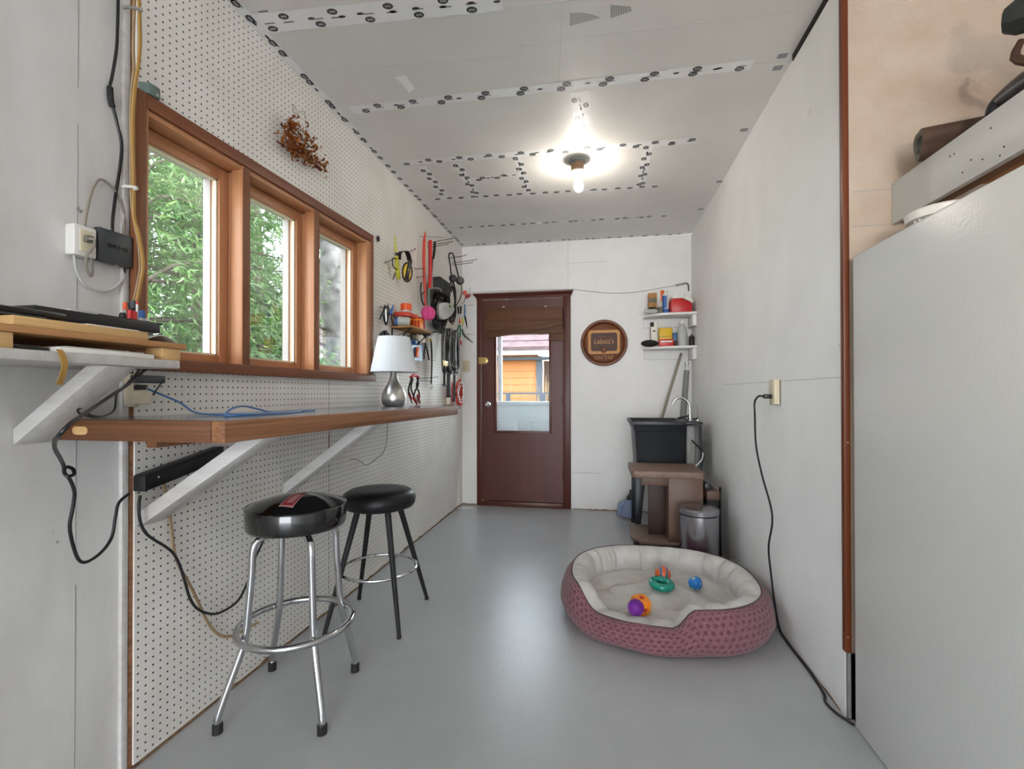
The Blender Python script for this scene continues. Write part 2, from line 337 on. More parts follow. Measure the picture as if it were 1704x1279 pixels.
g.add([(.0006, 2.273-a, z) for a, z in zip(wl_, zz)]+[(.0006, 2.273+a, z) for a, z in zip(wr_, zz)], [(i, i+15, i+16, i+1) for i in range(14)]); g.build('rust_stain', 'rust_stain', wall_left, smooth=False)
# ragged raw bottom edge of the pegboard
g = M(); rr = random.Random(3); n = 60; ys = [PE+i*(4.70-PE)/n for i in range(n+1)]; hs = [.006+.016*rr.random()**2 for _ in ys]
g.add([(.0012, y, 0) for y in ys]+[(.0012, y, h) for y, h in zip(ys, hs)]+[(-.012, y, 0) for y in ys]+[(-.012, y, h) for y, h in zip(ys, hs)],
      [(i, i+1, n+2+i, n+1+i) for i in range(n)] + [(n+1+i, n+2+i, 3*n+4+i, 3*n+3+i) for i in range(n)])
struct(g.build('baseboard_left', 'fluff_brown', smooth=False))
# back wall with door opening
DX0, DX1, DZ = .178, 1.098, 2.10
g = M(); g.box((-.14, YB, 0), (DX0, YB+.12, CE)); g.box((DX1, YB, 0), (W+.05, YB+.12, CE)); g.box((DX0, YB, DZ), (DX1, YB+.12, CE))
wall_back = struct(g.build('wall_back', 'white_wall', smooth=False))
g = M(); s0 = U(945, 390, y=YB); s1 = U(945, 481, y=YB); g.box((s0.x-.001, YB-.0007, s1.z), (s0.x+.001, YB, s0.z)); a = U(945, 438, y=YB); b_ = U(1012, 437, y=YB); g.box((a.x, YB-.0007, a.z-.001), (b_.x, YB, a.z+.001))
a = U(952, 786, y=YB); b_ = U(1000, 786, y=YB); g.box((a.x, YB-.0007, a.z-.0015), (b_.x, YB, a.z+.0015)); g.build('panel_seam', 'seam', wall_back, smooth=False)
g = M(); rr = random.Random(5); n = 40
for (xa, xb) in ((.004, DX0-.03), (DX1+.04, W-.004)):
    xs = [xa+(xb-xa)*i/n for i in range(n+1)]; hs = [.006+.012*rr.random()**2 for _ in xs]
    g.add([(x, YB-.0015, 0) for x in xs]+[(x, YB-.0015, h) for x, h in zip(xs, hs)], [(i, i+1, n+2+i, n+1+i) for i in range(n)])
struct(g.build('baseboard_back', 'fluff_brown', smooth=False))
# right wall, alcove, outer shell
wall_right = struct(M().box((W, RE, 0), (W+.10, YB, CE-.018)).build('wall_right', 'white_wall', smooth=False))
g = M(); rr = random.Random(17); n = 50; ys = [RE+.03+i*(YB-.04-RE)/n for i in range(n+1)]; hs = [.004+.008*rr.random()**2 for _ in ys]
g.add([(W-.0012, y, 0) for y in ys]+[(W-.0012, y, h) for y, h in zip(ys, hs)], [(i, n+1+i, n+2+i, i+1) for i in range(n)]); struct(g.build('baseboard_right', 'fluff_brown', smooth=False))
zs_ = U(1205, 640, x=W).z; ys_ = U(1205, 640, x=W).y
g = M(); g.box((W-.0008, RE+.002, zs_-.001), (W, ys_, zs_+.001)); g.build('panel_seam', 'seam', wall_right, smooth=False)
g = M(); ya = U(1320, 95, x=W).y; g.box((W-.004, RE, CE-.03), (W+.05, ya, CE-.002)); g.build('ceiling_gap', 'dark_gap', wall_right, smooth=False)
AY = RE-.016
wall_alcove = struct(M().box((W+.012, AY, 0), (3.4, RE, CE)).build('wall_alcove', 'beige_wall', smooth=False))
g = M()
for py in (318, 376):
    a = U(1419, py+1, y=AY); b_ = U(1484, py-5, y=AY); g.box((a.x, AY-.0008, a.z-.0015), (b_.x+.2, AY, a.z+.0015))
g.build('panel_seam', 'seam', wall_alcove, smooth=False)
struct(M().box((3.3, -5.2, 0), (3.4, RE-.017, CE)).build('wall_side', 'white_wall', smooth=False))
g = M(); g.box((-.14, -5.3, 0), (.06, -5.2, CE)); g.box((3.15, -5.3, 0), (3.4, -5.2, CE)); g.box((.06, -5.3, 2.42), (3.15, -5.2, CE))
struct(g.build('wall_front', 'white_wall', smooth=False))
ceiling = struct(M().box((-.14, -5.3, CE), (3.4, YB+.12, CE+.1)).build('ceiling', 'ceil_white', smooth=False))
# ceiling seams (foil-faced boards) and printed seam tape
g = M()
for pa, pb in (((400, 60), (1322, -40)), ((1250, 107), (1313, 100)), ((1160, 232), (1240, 222)), ((1098, 308), (1200, 298)), ((1118, 358), (1165, 353)), ((520, 118), (870, 92)), ((840, 78), (1320, 18)), ((930, 150), (935, 20))):
    a, b_ = U(*pa, z=CE), U(*pb, z=CE); g.bar((a.x, a.y, CE-.0004), (b_.x, b_.y, CE-.0004), .0018, .0008)
g.build('panel_seam', 'ceil_seam', ceiling, smooth=False)
def logo(g, c, u, w, k, z):
    c = Vector(c); r = .021
    def P(a, b_, dz): p = c+u*a+w*b_; return (p.x, p.y, z-dz)
    if k == 0:
        g.add([P(r*math.cos(2*PI*i/18), r*.72*math.sin(2*PI*i/18), .0006) for i in range(18)], [tuple(range(18))], 1)
        for dx in (-.0085, 0, .0085):
            g.add([P(dx-.0010, -.006, .0009), P(dx+.0012, -.006, .0009), P(dx+.0022, .006, .0009), P(dx, .006, .0009)], [(0, 1, 2, 3)], 0)
        g.add([P(-.011, -.0006, .001), P(.011, -.0006, .001), P(.011, .0006, .001), P(-.011, .0006, .001)], [(0, 1, 2, 3)], 0)
    elif k == 1: g.add([P(-.022, -.003, .0006), P(.022, -.003, .0006), P(.022, .003, .0006), P(-.022, .003, .0006)], [(0, 1, 2, 3)], 2)
    elif k == 2: g.add([P(r*.7*math.cos(2*PI*i/12), r*.3*math.sin(2*PI*i/12), .0006) for i in range(12)], [tuple(range(12))], 1)
mat('tape_ink_pale', '#86868a', .5)
def tape(p0, p1, width, gap=.105, seed=0, rows=((.3, 0), (-.25, .5))):
    a, b_ = (Vector((p.x, p.y, 0)) for p in (p0, p1)); d = (b_-a).normalized(); wv = Vector((-d.y, d.x, 0)); L = (b_-a).length; rr = random.Random(seed); g = M(); z = CE-.0008
    n = max(2, int(L/.05)); top = []; bot = []
    for i in range(n+1):
        q = a+d*L*i/n; j = .004*(rr.random()-.5); top.append(q+wv*(width/2+j)); bot.append(q-wv*(width/2+j))
    g.add([(p.x, p.y, z-.0004*(i % 2)) for i, p in enumerate(top)]+[(p.x, p.y, z-.0004*((i+1) % 2)) for i, p in enumerate(bot)], [(i, i+1, n+2+i, n+1+i) for i in range(n)], 0)
    for off, ph in rows:
        t = gap*(ph+.35*rr.random())+.02
        while t < L-.03:
            c = a+d*t+wv*off*width; logo(g, c, d, wv, 0, z-.0005)
            logo(g, c+wv*(.30 if off < 0 else -.28)*width+d*.004, d, wv, 1, z-.0005)
            if rr.random() < .6: logo(g, c+d*gap*.5+wv*(-off*.9)*width, d, wv, 2, z-.0005)
            t += gap*(.92+.2*rr.random())
    return g.build('seam_tape', ['tape', 'tape_ink', 'tape_ink_pale'], ceiling, smooth=False)
c_ = lambda px, py: U(px, py, z=CE)
tape(c_(424, 40), c_(835, 0), .10, .21, 1); tape(c_(585, 183), c_(1252, 107), .066, .20, 2); tape(c_(668, 271), c_(1162, 233), .062, .20, 3)
tape(c_(720, 331), c_(1097, 309), .05, .18, 4, ((.1, 0), (-.1, .5))); tape(c_(752, 379), c_(1118, 358), .06, .20, 5, ((.1, 0), (-.1, .5))); tape(c_(780, 407), c_(1147, 388), .06, .22, 6, ((0, 0), (.1, .5)))
for i, (pa, pb) in enumerate((((702, 276), (744, 331)), ((760, 272), (797, 331)), ((860, 258), (880, 325)), ((1080, 240), (1066, 310)))):
    tape(c_(*pa), c_(*pb), .055, .13, 10+i)
tape(c_(782, 299), c_(862, 290), .05, .14, 20); tape(c_(963, 152), c_(972, 205), .10, .16, 21)
for i, (ya, yb_) in enumerate(((1.3, 2.4), (2.35, 3.5), (3.45, 4.70))): tape(Vector((.022, ya, 0)), Vector((.022, yb_, 0)), .04, .2, 30+i, ((0, 0), (0, .5)))
def patch(pts, m, name):
    g = M(); g.add([(p.x, p.y, CE-.0007) for p in (c_(*q) for q in pts)], [tuple(range(len(pts)))][::1]); return g.build(name, m, ceiling, smooth=False)
mat('patch_pale', '#efeeec', .5); mat('stripe_mark', '#8d8a88', .6)
patch(((656, 128), (675, 125), (690, 147), (681, 155), (670, 140)), 'patch_pale', 'paint_patch')
g = M(); rr = random.Random(9)
for i in range(26):
    f = i/26; a = c_(949+f*52, 45-f*14-2); b_ = c_(949+f*52, 22-f*8+(f*f*16)); g.bar((a.x, a.y, CE-.0004), (b_.x, b_.y, CE-.0004), .0022, .0006)
for i in range(12):
    f = i/12; a = c_(1017+f*36, 30-f*12); b_ = c_(1017+f*34, 8+f*3); g.bar((a.x, a.y, CE-.0004), (b_.x, b_.y, CE-.0004), .004, .0006)
g.build('stripe_mark', 'stripe_mark', ceiling, smooth=False)
g = M()
for px, py in ((441, 23), (1103, 120), (1302, 93), (1294, 113), (1238, 216), (1166, 348), (1197, 302), (962, 158)):
    p = c_(px, py); g.box((p.x-.02, p.y-.016, CE-.0006), (p.x+.02, p.y+.016, CE)); 
g.build('printed_square', 'tape_ink_pale', ceiling, smooth=False)
# brown corner board on the end of the right wall
tx0, tx1 = U(1404, 600, y=RE-.02).x, U(1415, 600, y=RE-.02).x; ty1 = U(1399.5, 600, x=tx0).y; g = M(); g.box((tx0, RE-.02, .238), (tx1, max(ty1, RE+.004), CE-.001)); tr = struct(g.build('trim_1', 'trim_brown', bevel=.003)); 
for px, py in ((1411, 736), (1411, 1060), (1402, 1053)):
    p = U(px, py, y=RE-.02); M().lathe([(0, -.001), (.003, -.0005), (.003, .0005)], (p.x, RE-.02, p.z), 8, (0, 1, 0)).build('nail_head', 'zinc', tr)
g = M(); g.box((W+.002, RE-.016, .005), (W+.05, RE-.002, .236)); struct(g.build('trim_2', 'mid_grey', smooth=False))

# ================================================================ WINDOW
def zw(y, z):      # the whole frame rises a little towards the back
    t = (z-1.222)/.86; return z + t*.030*(y-1.2) - .003*t
class MW(M):
    def build(s, *a, **k): s.v = [Vector((v.x, v.y, zw(v.y, v.z))) for v in s.v]; return M.build(s, *a, **k)
Y0, Y1, Z0, Z1 = 1.196, 2.722, 1.222, 2.085
g = MW(); g.box((.0005, Y0, Z0+.04), (.024, Y0+.033, Z1)); g.box((.0005, Y1-.03, Z0+.04), (.024, Y1, Z1)); win = struct(g.build('window_1', 'casing_dark_z', bevel=.002))
g = MW(); g.box((.0005, Y0+.0335, Z1-.043), (.0235, Y1-.0305, Z1)); g.build('head_casing', 'casing_dark', win, bevel=.002)
g = MW(); g.box((.0005, Y0-.01, Z0), (.034, Y1+.012, Z0+.04)); g.build('window_sill', 'casing_dark', win, bevel=.003)
ja = (-.108, -.001)
g = MW(); g.box((ja[0], WY0-.012, Z0+.03), (ja[1]+.018, WY0+.006, Z1-.03)); g.build('jamb', 'fir_z', win, bevel=.0015)
g = MW(); g.box((ja[0], WY1-.058, Z0+.03), (ja[1]+.020, WY1-.002, Z1-.046)); g.build('jamb', 'fir_z', win, bevel=.0015)
g = MW(); g.box((ja[0], WY0, Z1-.062), (.014, WY1-.03, Z1-.0445)); g.build('jamb', 'fir', win, bevel=.0015)
g = MW(); g.box((-.135, WY0, Z0+.022), (.0, WY1-.03, Z0+.041)); g.build('jamb', 'fir', win, bevel=.0015)
mull = ((1.632, 1.672), (2.105, 2.15))
for a, b_ in mull:
    g = MW(); g.box((-.030, a, Z0+.041), (.020, b_, Z1-.046)); o = g.build('mullion', 'fir_z', win, bevel=.0015)
    g = MW(); g.box((.0203, a, Z0+.041), (.0225, b_, Z1-.046)); g.build('mullion_face_shade', 'casing_dark_z', win, bevel=.0008)  # dark front facing: shade against the lit side, put in as colour
    g = MW(); g.box((-.12, a+.006, Z0+.041), (-.031, b_-.006, Z1-.066)); g.build('mullion_core', 'fir_z', win, smooth=False)
spans = ((WY0+.008, 1.637), (1.666, 2.112), (2.143, 2.640))
mat('outer_grey', '#a29b97', .6)
za, zb_ = Z0+.046, Z1-.066
for a, b_ in spans:
    s = .044; xs = (-.085, -.048); g = MW()
    g.box((xs[0], a, za), (xs[1], a+s, zb_)); g.box((xs[0], b_-s, za), (xs[1], b_, zb_)); sash = g.build('sash', 'fir_z', win, bevel=.002)
    g = MW(); g.box((xs[0]+.001, a+s, zb_-.045), (xs[1]-.001, b_-s, zb_)); g.build('top_rail', 'fir', sash, bevel=.002)
    g = MW(); g.box((xs[0]+.001, a+s, za), (xs[1]-.001, b_-s, za+.026)); g.build('bottom_rail', 'fir', sash, bevel=.002)
    g = MW(); q0, q1, r0, r1 = a+s, b_-s, za+.026, zb_-.045
    for bx in (((-.070, q0, r0), (-.058, q0+.007, r1)), ((-.070, q1-.007, r0), (-.058, q1, r1)), ((-.070, q0, r0), (-.058, q1, r0+.007)), ((-.070, q0, r1-.007), (-.058, q1, r1))): g.box(*bx)
    g.build('glazing_bead', 'cream_plastic', sash, smooth=False)
    g = MW(); g.box((-.0665, q0, r0), (-.0625, q1, r1)); g.build('glass_pane', 'glass', sash, smooth=False)
    g = MW(); g.box((-.132, a-.002, za), (-.100, a+.03, zb_)); g.box((-.132, b_-.034, za), (-.100, b_-.002, zb_)); g.box((-.132, a+.03, zb_-.032), (-.100, b_-.034, zb_)); g.box((-.132, a+.03, za-.006), (-.100, b_-.034, za+.016))
    g.build('outer_frame', 'outer_grey', sash, smooth=False)

# ================================================================ DOOR
px = lambda x, y: U(x, y, y=YB)
lx0, lx1, rx0, rx1 = px(794, 660).x, px(803, 660).x, px(937, 660).x, px(950, 660).x
g = M(); g.box((DX0-.003, YB-.004, .055), (px(826, 640).x, YB+.036, DZ)); g.box((px(914, 640).x, YB-.004, .055), (DX1+.003, YB+.036, DZ)); gz0, gz1 = px(860, 717).z, px(860, 556).z
g.box((px(826, 640).x, YB-.004, .055), (px(914, 640).x, YB+.036, gz0)); g.box((px(826, 640).x, YB-.004, gz1), (px(914, 640).x, YB+.036, DZ))
door = struct(g.build('door_1', 'door_brown', smooth=False))
gx0, gx1 = px(826, 640).x, px(914, 640).x
g = M()
for bx in (((gx0, YB-.012, gz0), (gx0+.02, YB-.0005, gz1)), ((gx1-.02, YB-.012, gz0), (gx1, YB-.0005, gz1)), ((gx0+.02, YB-.012, gz0), (gx1-.02, YB-.0005, gz0+.018)), ((gx0+.02, YB-.012, gz1-.018), (gx1-.02, YB-.0005, gz1))): pass
g = M()
for bx in (((gx0-.022, YB-.013, gz0-.022), (gx0, YB-.0045, gz1+.02)), ((gx1, YB-.013, gz0-.022), (gx1+.022, YB-.0045, gz1+.02)), ((gx0, YB-.013, gz0-.022), (gx1, YB-.0045, gz0)), ((gx0, YB-.013, gz1), (gx1, YB-.0045, gz1+.02))): g.box(*bx)
g.build('glass_stop', 'door_brown', door, bevel=.002)
g = M(); g.box((gx0, YB+.012, gz0), (gx1, YB+.016, gz1)); g.build('glass_pane', 'glass', door, smooth=False)
ztop = px(860, 497).z
g = M(); g.box((lx0, YB-.016, 0), (lx1, YB-.0045, ztop)); g.build('side_casing', 'door_brown', door, bevel=.002)
g = M(); g.box((rx0, YB-.016, 0), (rx1, YB-.0045, ztop)); g.build('side_casing', 'door_brown', door, bevel=.002)
za = px(860, 487.5).z; xl, xr = px(784, 488).x, px(957, 485).x
g = M(); g.prism([(lx0, YB-.02, ztop), (xl, YB-.045, za), (xl, YB-.001, za), (lx0, YB-.001, ztop)], (.001, 0, 0))
g = M(); prof = [(YB-.001, ztop), (YB-.022, ztop), (YB-.030, ztop+.022), (YB-.055, za-.012), (YB-.055, za), (YB-.001, za)]
L_ = [(lx0 - (YB-.022-y)*.9 if y < YB-.01 else lx0, y, z) for y, z in prof]; R_ = [(rx1 + (YB-.022-y)*.9 if y < YB-.01 else rx1, y, z) for y, z in prof]; n = len(prof)
g.add(L_+R_, [tuple(range(n)), tuple(range(n, 2*n))[::-1]]+[(i, n+i, n+(i+1) % n, (i+1) % n) for i in range(n)]); g.build('head_molding', 'door_brown', door, smooth=False)
g = M(); g.box((lx1, YB-.02, 0), (rx0, YB+.05, .05)); g.build('threshold', 'door_brown', door, bevel=.004)
k = px(812, 672); g = M(); g.lathe([(0, -.058), (.018, -.056), (.026, -.045), (.024, -.032), (.012, -.024), (.012, -.008), (.03, -.006), (.03, 0)], (k.x, YB-.0045, k.z), 24, (0, 1, 0)); g.build('door_knob', 'chrome', door)
k = px(804, 600); g = M(); g.box((k.x-.045, YB-.024, k.z-.035), (k.x+.02, YB-.0165, k.z+.035)); g.lathe([(0, -.022), (.034, -.02), (.036, -.010), (.036, 0)], (k.x+.022, YB-.0046, k.z), 24, (0, 1, 0)); g.lathe([(0, -.01), (.009, -.008), (.009, 0)], (k.x+.03, YB-.026, k.z), 12, (0, 1, 0)); g.build('night_latch', 'brass', door, bevel=.002)
for zz in (.35, 1.08, 1.85):
    M().lathe([(0, -.05), (.007, -.05), (.007, .05), (0, .05)], (rx0-.003, YB-.010, zz), 10).build('hinge', 'door_brown', door)
# pleated shade bunched over the door glass
t = thing('door_shade', 'bunched brown pleated shade hanging crooked over the door glass', 'blind', (px(872, 540).x, YB-.02, px(872, 565).z))
def fold(P, d0, th): g = M(); g.prism([(px(a, b_).x, YB-d0, px(a, b_).z) for a, b_ in P], (0, -th, 0)); return g
fold(((809, 514), (936, 511), (937, 557), (812, 532)), .014, .012).build('shade_panel', 'shade_brown', t, bevel=.003)
fold(((807, 531), (937, 530), (937, 543), (812, 563), (808, 562)), .027, .010).build('fold', 'shade_brown', t, bevel=.004)
fold(((811, 552), (936, 534), (938, 540), (890, 552), (812, 564)), .038, .012).build('fold', 'shade_brown', t, bevel=.004)
fold(((868, 552), (936, 541), (938, 554), (900, 557)), .030, .009).build('fold', 'shade_brown', t, bevel=.003)
fold(((914, 550), (938, 548), (938, 567), (913, 567)), .0145, .008).build('fold', 'shade_brown', t, bevel=.003)
g = M(); a = px(937, 516); b_ = px(938, 548); g.tube([(a.x, YB-.03, a.z), (a.x+.012, YB-.035, (a.z+b_.z)/2), (b_.x, YB-.03, b_.z)], .004, 6, k=4); g.build('cord', 'dark_gap', t)
g = M()
for q in ((843, 498), (838, 510.5), (908, 509.5)): p = px(*q); g.box((p.x-.012, YB-.008, p.z-.004), (p.x+.012, YB-.0045, p.z+.004))
g.build('paint_chip', 'paper', door, smooth=False)
p = px(776, 609); t = thing('light_switch', 'ivory light switch plate on the back wall beside the door', 'light switch', (p.x, YB, p.z-.057))
M().box((p.x-.036, YB-.007, p.z-.057), (p.x+.036, YB-.0005, p.z+.057)).build('cover_plate', 'ivory', t, bevel=.003); M().box((p.x-.006, YB-.018, p.z-.008), (p.x+.006, YB-.007, p.z+.012)).build('toggle', 'ivory', t, bevel=.002)

# ================================================================ OUTSIDE
# white storm door just outside the brown door
sy = YB+.15; q = lambda a, b_: U(a, b_, y=sy)
t = thing('storm_door', 'white storm door outside with raised lower panels, seen through door glass', 'door', (.63, sy, -.05))
sx0, sx1 = .20, 1.10; pz = q(860, 668).z
g = M(); g.box((q(835, 600).x-.02, sy, pz), (q(835, 600).x, sy+.035, 2.1)); g.box((q(826, 600).x-.03, sy, pz), (q(826, 600).x, sy+.035, 2.1)); g.box((sx0, sy, pz), (q(826, 600).x-.03, sy+.035, 2.1)); g.box((q(835, 600).x-.045, sy+.008, pz), (q(835, 600).x-.02, sy+.03, 2.1)); g.box((sx1-.1, sy, pz), (sx1, sy+.035, 2.1)); g.build('stile', 'storm_white', t, bevel=.003)
g = M(); g.box((sx0, sy, -.05), (sx1, sy+.035, pz)); g.build('lower_panel', 'storm_white', t, bevel=.004)
g = M(); g.box((sx0+.1, sy-.014, q(860, 674).z), (sx1-.06, sy-.0005, q(860, 667.5).z)); g.build('ledge', 'storm_white', t, bevel=.004)
for xa, xb in ((q(829, 705).x-.08, q(862, 705).x), (q(882, 705).x, q(882, 705).x+.26)):
    g = M(); zt = q(860, 699).z; g.box((xa, sy-.008, zt-.32), (xb, sy-.0005, zt)); g.box((xa+.035, sy-.016, zt-.285), (xb-.035, sy-.008, zt-.035)); g.build('raised_panel', 'storm_white', t, bevel=.007)
# neighbour's house
HY = 13.0; h = lambda a, b_: U(a, b_, y=HY)
t = thing('neighbour_house', 'orange clapboard house with reddish shingle roof behind the yard, through door', 'house', (-1, HY+2, -.14))
x0, x1 = -13, h(895, 620).x; ez = h(865, 596).z; g = M(); nb = int((ez+.2)/.15)
for i in range(nb): z = -.14+i*.19; g.prism([(x0, HY, z), (x0, HY-.03, z), (x0, HY-.006, z+.19), (x0, HY, z+.19)], (x1-x0, 0, 0)) if z+.19 <= ez+.12 else None
g.box((x0, HY, -.14), (x1, HY+4, ez+.1)); g.build('siding', 'siding', t, smooth=False)
g = M(); g.box((h(893, 620).x, HY-.08, -.14), (h(902.5, 620).x, HY+.1, ez+.05)); g.build('corner_post', 'slate_trim', t, smooth=False)
g = M(); g.box((x0, HY-.62, h(865, 593).z), (x1+.9, HY-.5, h(865, 585).z)); g.build('fascia', 'gutter_white', t, smooth=False)
g = M(); g.box((x0, HY-.30, h(865, 600).z), (x1+.8, HY-.12, h(865, 595).z)); g.build('gutter', 'slate_trim', t, smooth=False)
g = M(); g.prism([(x0, HY-.7, h(865, 586).z), (x0, HY-.7, h(865, 586).z+.06), (x0, HY+3.6, h(865, 586).z+2.6), (x0, HY+3.6, h(865, 586).z+2.5)], (x1+1-x0, 0, 0)); rows = g.build('roof', 'shingle', t, smooth=False)
g = M()
for i in range(12): f = i/12; y = HY-.7+f*4.3; z = h(865, 586).z+.06+f*2.54; g.box((x0, y, z), (x1+1, y+.30, z+.03))
g.build('shingle_course', 'shingle', t, smooth=False)
g = M(); fx = h(903, 630).x
for i in range(24): g.box((fx+i*.16, HY+.3, -.14), (fx+i*.16+.145, HY+.33, 2.05-.02*(i % 3)))
tag(g.build('wood_fence', 'fence_brown', smooth=False), 'weathered brown board fence beyond the orange house corner', 'fence')
ry = 8.5; r_ = lambda a, b_: U(a, b_, y=ry)
t = thing('deck_rail', 'grey railing across the yard seen low through the door glass', 'railing', (.2, ry, -.14))
zt = r_(865, 653).z; g = M(); g.box((-2.5, ry, zt-.03), (2.5, ry+.06, zt)); g.build('top_rail', 'slate_trim', t, smooth=False)
for i in range(6): g = M(); g.box((-1.6+i*.65, ry, -.14), (-1.52+i*.65, ry+.05, zt-.031)); g.build('post', 'slate_trim', t, smooth=False)
g = M(); g.box((-2.5, ry+.02, zt-.38), (2.5, ry+.05, zt-.34)); g.build('lower_rail', 'slate_trim', t, smooth=False)
g = M(); rr = random.Random(21)
for i in range(160):
    x = -1.3+2.0*rr.random(); y = ry+.35+.5*rr.random(); z1 = zt+.12+.28*rr.random()**2 - .25*(rr.random() < .4); p = Vector((x, y, -.14)); e = Vector((x+.3*(rr.random()-.5), y, z1)); g.tube([p, (p+e)/2+Vector((.04*(rr.random()-.5), 0, 0)), e], [.010, .007, .003], 4)
tag(g.build('dry_grass', 'straw'), 'dry straw-coloured stems rising behind the railing', 'dry stems')['kind'] = 'stuff'
# cedars beyond the window
def spray(V, F, c, d, up, L, rr):
    d = d.normalized(); s = d.cross(up).normalized(); b = len(V); k = 0
    for i in range(7):
        f = i/6; ang = (-1)**i*(.25+.75*f*rr.random()); r = L*(.25+.75*f) if i else L
        o = c + d*(L*.25*(i//2)/3); e = o+(d*math.cos(ang)+s*math.sin(ang))*L*(.45+.35*rr.random()) - up*(.12*L*rr.random()); w = L*.05
        m_ = (o+e)/2; n = (e-o).cross(up).normalized()
        V += [o, m_+n*w, e, m_-n*w]; F.append((b+k, b+k+1, b+k+2, b+k+3)); k += 4
def cedar(name, label, x, y, h, rad, n, m_, seed, trunk=.07, lean=0, base=.0, bare=.25, tex=.10, squash=1):
    rr = random.Random(seed); t = thing(name, label, 'tree', (x, y, -.14), 'cedar trees outside the window')
    g = M(); top = Vector((x+lean, y, h)); pts = [Vector((x, y, -.14)), Vector((x+lean*.3+.03, y-.02, h*.35)), Vector((x+lean*.7-.02, y+.03, h*.7)), top]
    g.tube(pts, [trunk, trunk*.85, trunk*.6, .01], 10, k=5); 
    V, F = [], []; gb = g
    nb = max(14, n//150)
    tips = []
    for i in range(nb):
        z = base+bare+(h-base-bare)*rr.random()**1.1; a = 2*PI*rr.random(); R = rad*(1-.55*(z-base)/(h-base))*(.6+.5*rr.random()); ce = Vector((x+lean*z/h, y, z)); dv = Vector((math.cos(a), math.sin(a)*squash, .22-.3*rr.random())); e = ce+dv*R
        gb.tube([ce, ce+dv*R*.5+Vector((0, 0, .06)), e], [.014, .009, .003], 5); tips.append((ce, e))
    gb.build('trunk', 'bark', t)
    for i in range(n):
        ce, e = tips[rr.randrange(nb)]; f = .3+.75*rr.random()**.7; p = ce+(e-ce)*f+Vector((rr.gauss(0, .10), rr.gauss(0, .10), rr.gauss(-.03, .11)))
        d = (e-ce).normalized()*.6+Vector((rr.gauss(0, .5), rr.gauss(0, .5), -.35+rr.gauss(0, .35))); up = Vector((rr.gauss(0, .45), rr.gauss(0, .45), 1)).normalized(); spray(V, F, p, d, up, tex*(.7+.8*rr.random()), rr)
    g = M(); g.v = V; g.f = F; g.mi = [0]*len(F); g.build('foliage', m_, t, smooth=False)
XT = -1.35
def at(px_, dep):      # ground position behind window along the sight line through a pixel column
    p = U(px_, 500, x=dep); return p.x, p.y
a = at(212, -1.3); cedar('cedar_tree', 'dense light green cedar filling the left half of the nearest window pane', a[0], a[1], 4.6, .95, 15000, 'cedar_leaf', 1, tex=.07)
a = at(332, -1.45); cedar('cedar_tree', 'dense green cedar filling the right half of the nearest window pane', a[0], a[1], 4.9, .95, 15000, 'cedar_leaf', 2, tex=.07)
a = at(300, -3.2); cedar('cedar_tree', 'darker cedar standing behind the two front cedars', a[0], a[1], 5.6, 1.5, 9000, 'cedar_leaf_dark', 3, tex=.12)
a = at(236, -2.4); cedar('cedar_tree', 'second dark cedar behind the front cedars, nearer the building corner', a[0], a[1], 5.2, 1.2, 6000, 'cedar_leaf_dark', 13, tex=.11)
a = at(362, -2.6); cedar('cedar_tree', 'third dark cedar behind the front cedars, towards the middle pane', a[0], a[1], 5.2, 1.1, 6000, 'cedar_leaf_dark', 14, tex=.11)
a = at(440, -2.3); cedar('cedar_tree', 'dark-trunked cedar with green fronds behind the middle window pane', a[0], a[1], 4.6, .85, 6000, 'cedar_leaf', 4, trunk=.12, lean=-.2, bare=.4, tex=.085)
a = at(482, -3.1); cedar('cedar_tree', 'sparse dark cedar with bare trunk behind the middle window pane', a[0], a[1], 4.8, 1.0, 2600, 'cedar_leaf_dark', 5, trunk=.15, lean=.15, bare=.3, tex=.10)
a = at(425, -5.6); cedar('cedar_tree', 'distant dark cedar between the trunks of the middle pane', a[0], a[1], 5.0, 1.2, 4500, 'cedar_leaf_dark', 6, tex=.14)
a = at(540, -3.4); cedar('cedar_tree', 'thin nearly bare tree of dark branches behind farthest window pane', a[0], a[1], 4.6, 1.0, 110, 'cedar_leaf_dark', 8, trunk=.05, bare=.5)
# thick pale trunk seen in the farthest pane
x_, y_ = at(561, -2.2); g = M(); rr = random.Random(4); prof = [(-.14, .30), (.5, .22), (.9, .19), (1.3, .18), (1.7, .19), (2.0, .16), (2.4, .2), (3.2, .17), (4.2, .15)]
n = 28; rows = []
P_ = []
for i in range(46):
    f = i/45*4.3-.14; r = next(a[1]+(b_[1]-a[1])*(f-a[0])/(b_[0]-a[0]) for a, b_ in zip(prof, prof[1:]) if f <= b_[0]+1e-6); cx_ = x_+.05*math.sin(f*1.3); cy_ = y_+.06*math.sin(f*1.1+1)
    P_ += [Vector((cx_+math.cos(2*PI*j/n)*r*(1+.13*math.sin(3*j*2*PI/n+f*4)+.08*rr.random()), cy_+math.sin(2*PI*j/n)*r*(1+.13*math.sin(2*j*2*PI/n-f*5)+.08*rr.random()), f)) for j in range(n)]
g.add(P_, [(i*n+j, i*n+(j+1) % n, (i+1)*n+(j+1) % n, (i+1)*n+j) for i in range(45) for j in range(n)]+[tuple(45*n+j for j in range(n))])
t = thing('pale_tree', 'thick pale mottled tree trunk filling the farthest window pane', 'tree', (x_, y_, -.14))
for i in range(9):
    z = 1.3+.22*i; a = PI*.9+rr.random()*1.6; d = Vector((math.cos(a), -abs(math.sin(a)), .5)); p = Vector((x_, y_, z)); g.tube([p, p+d*.35, p+d*.7+Vector((.1*rr.random(), 0, .15))], [.03, .018, .005], 6, k=3, mi=1)
g.build('trunk', ['pale_bark', 'bark'], t, ang=80)
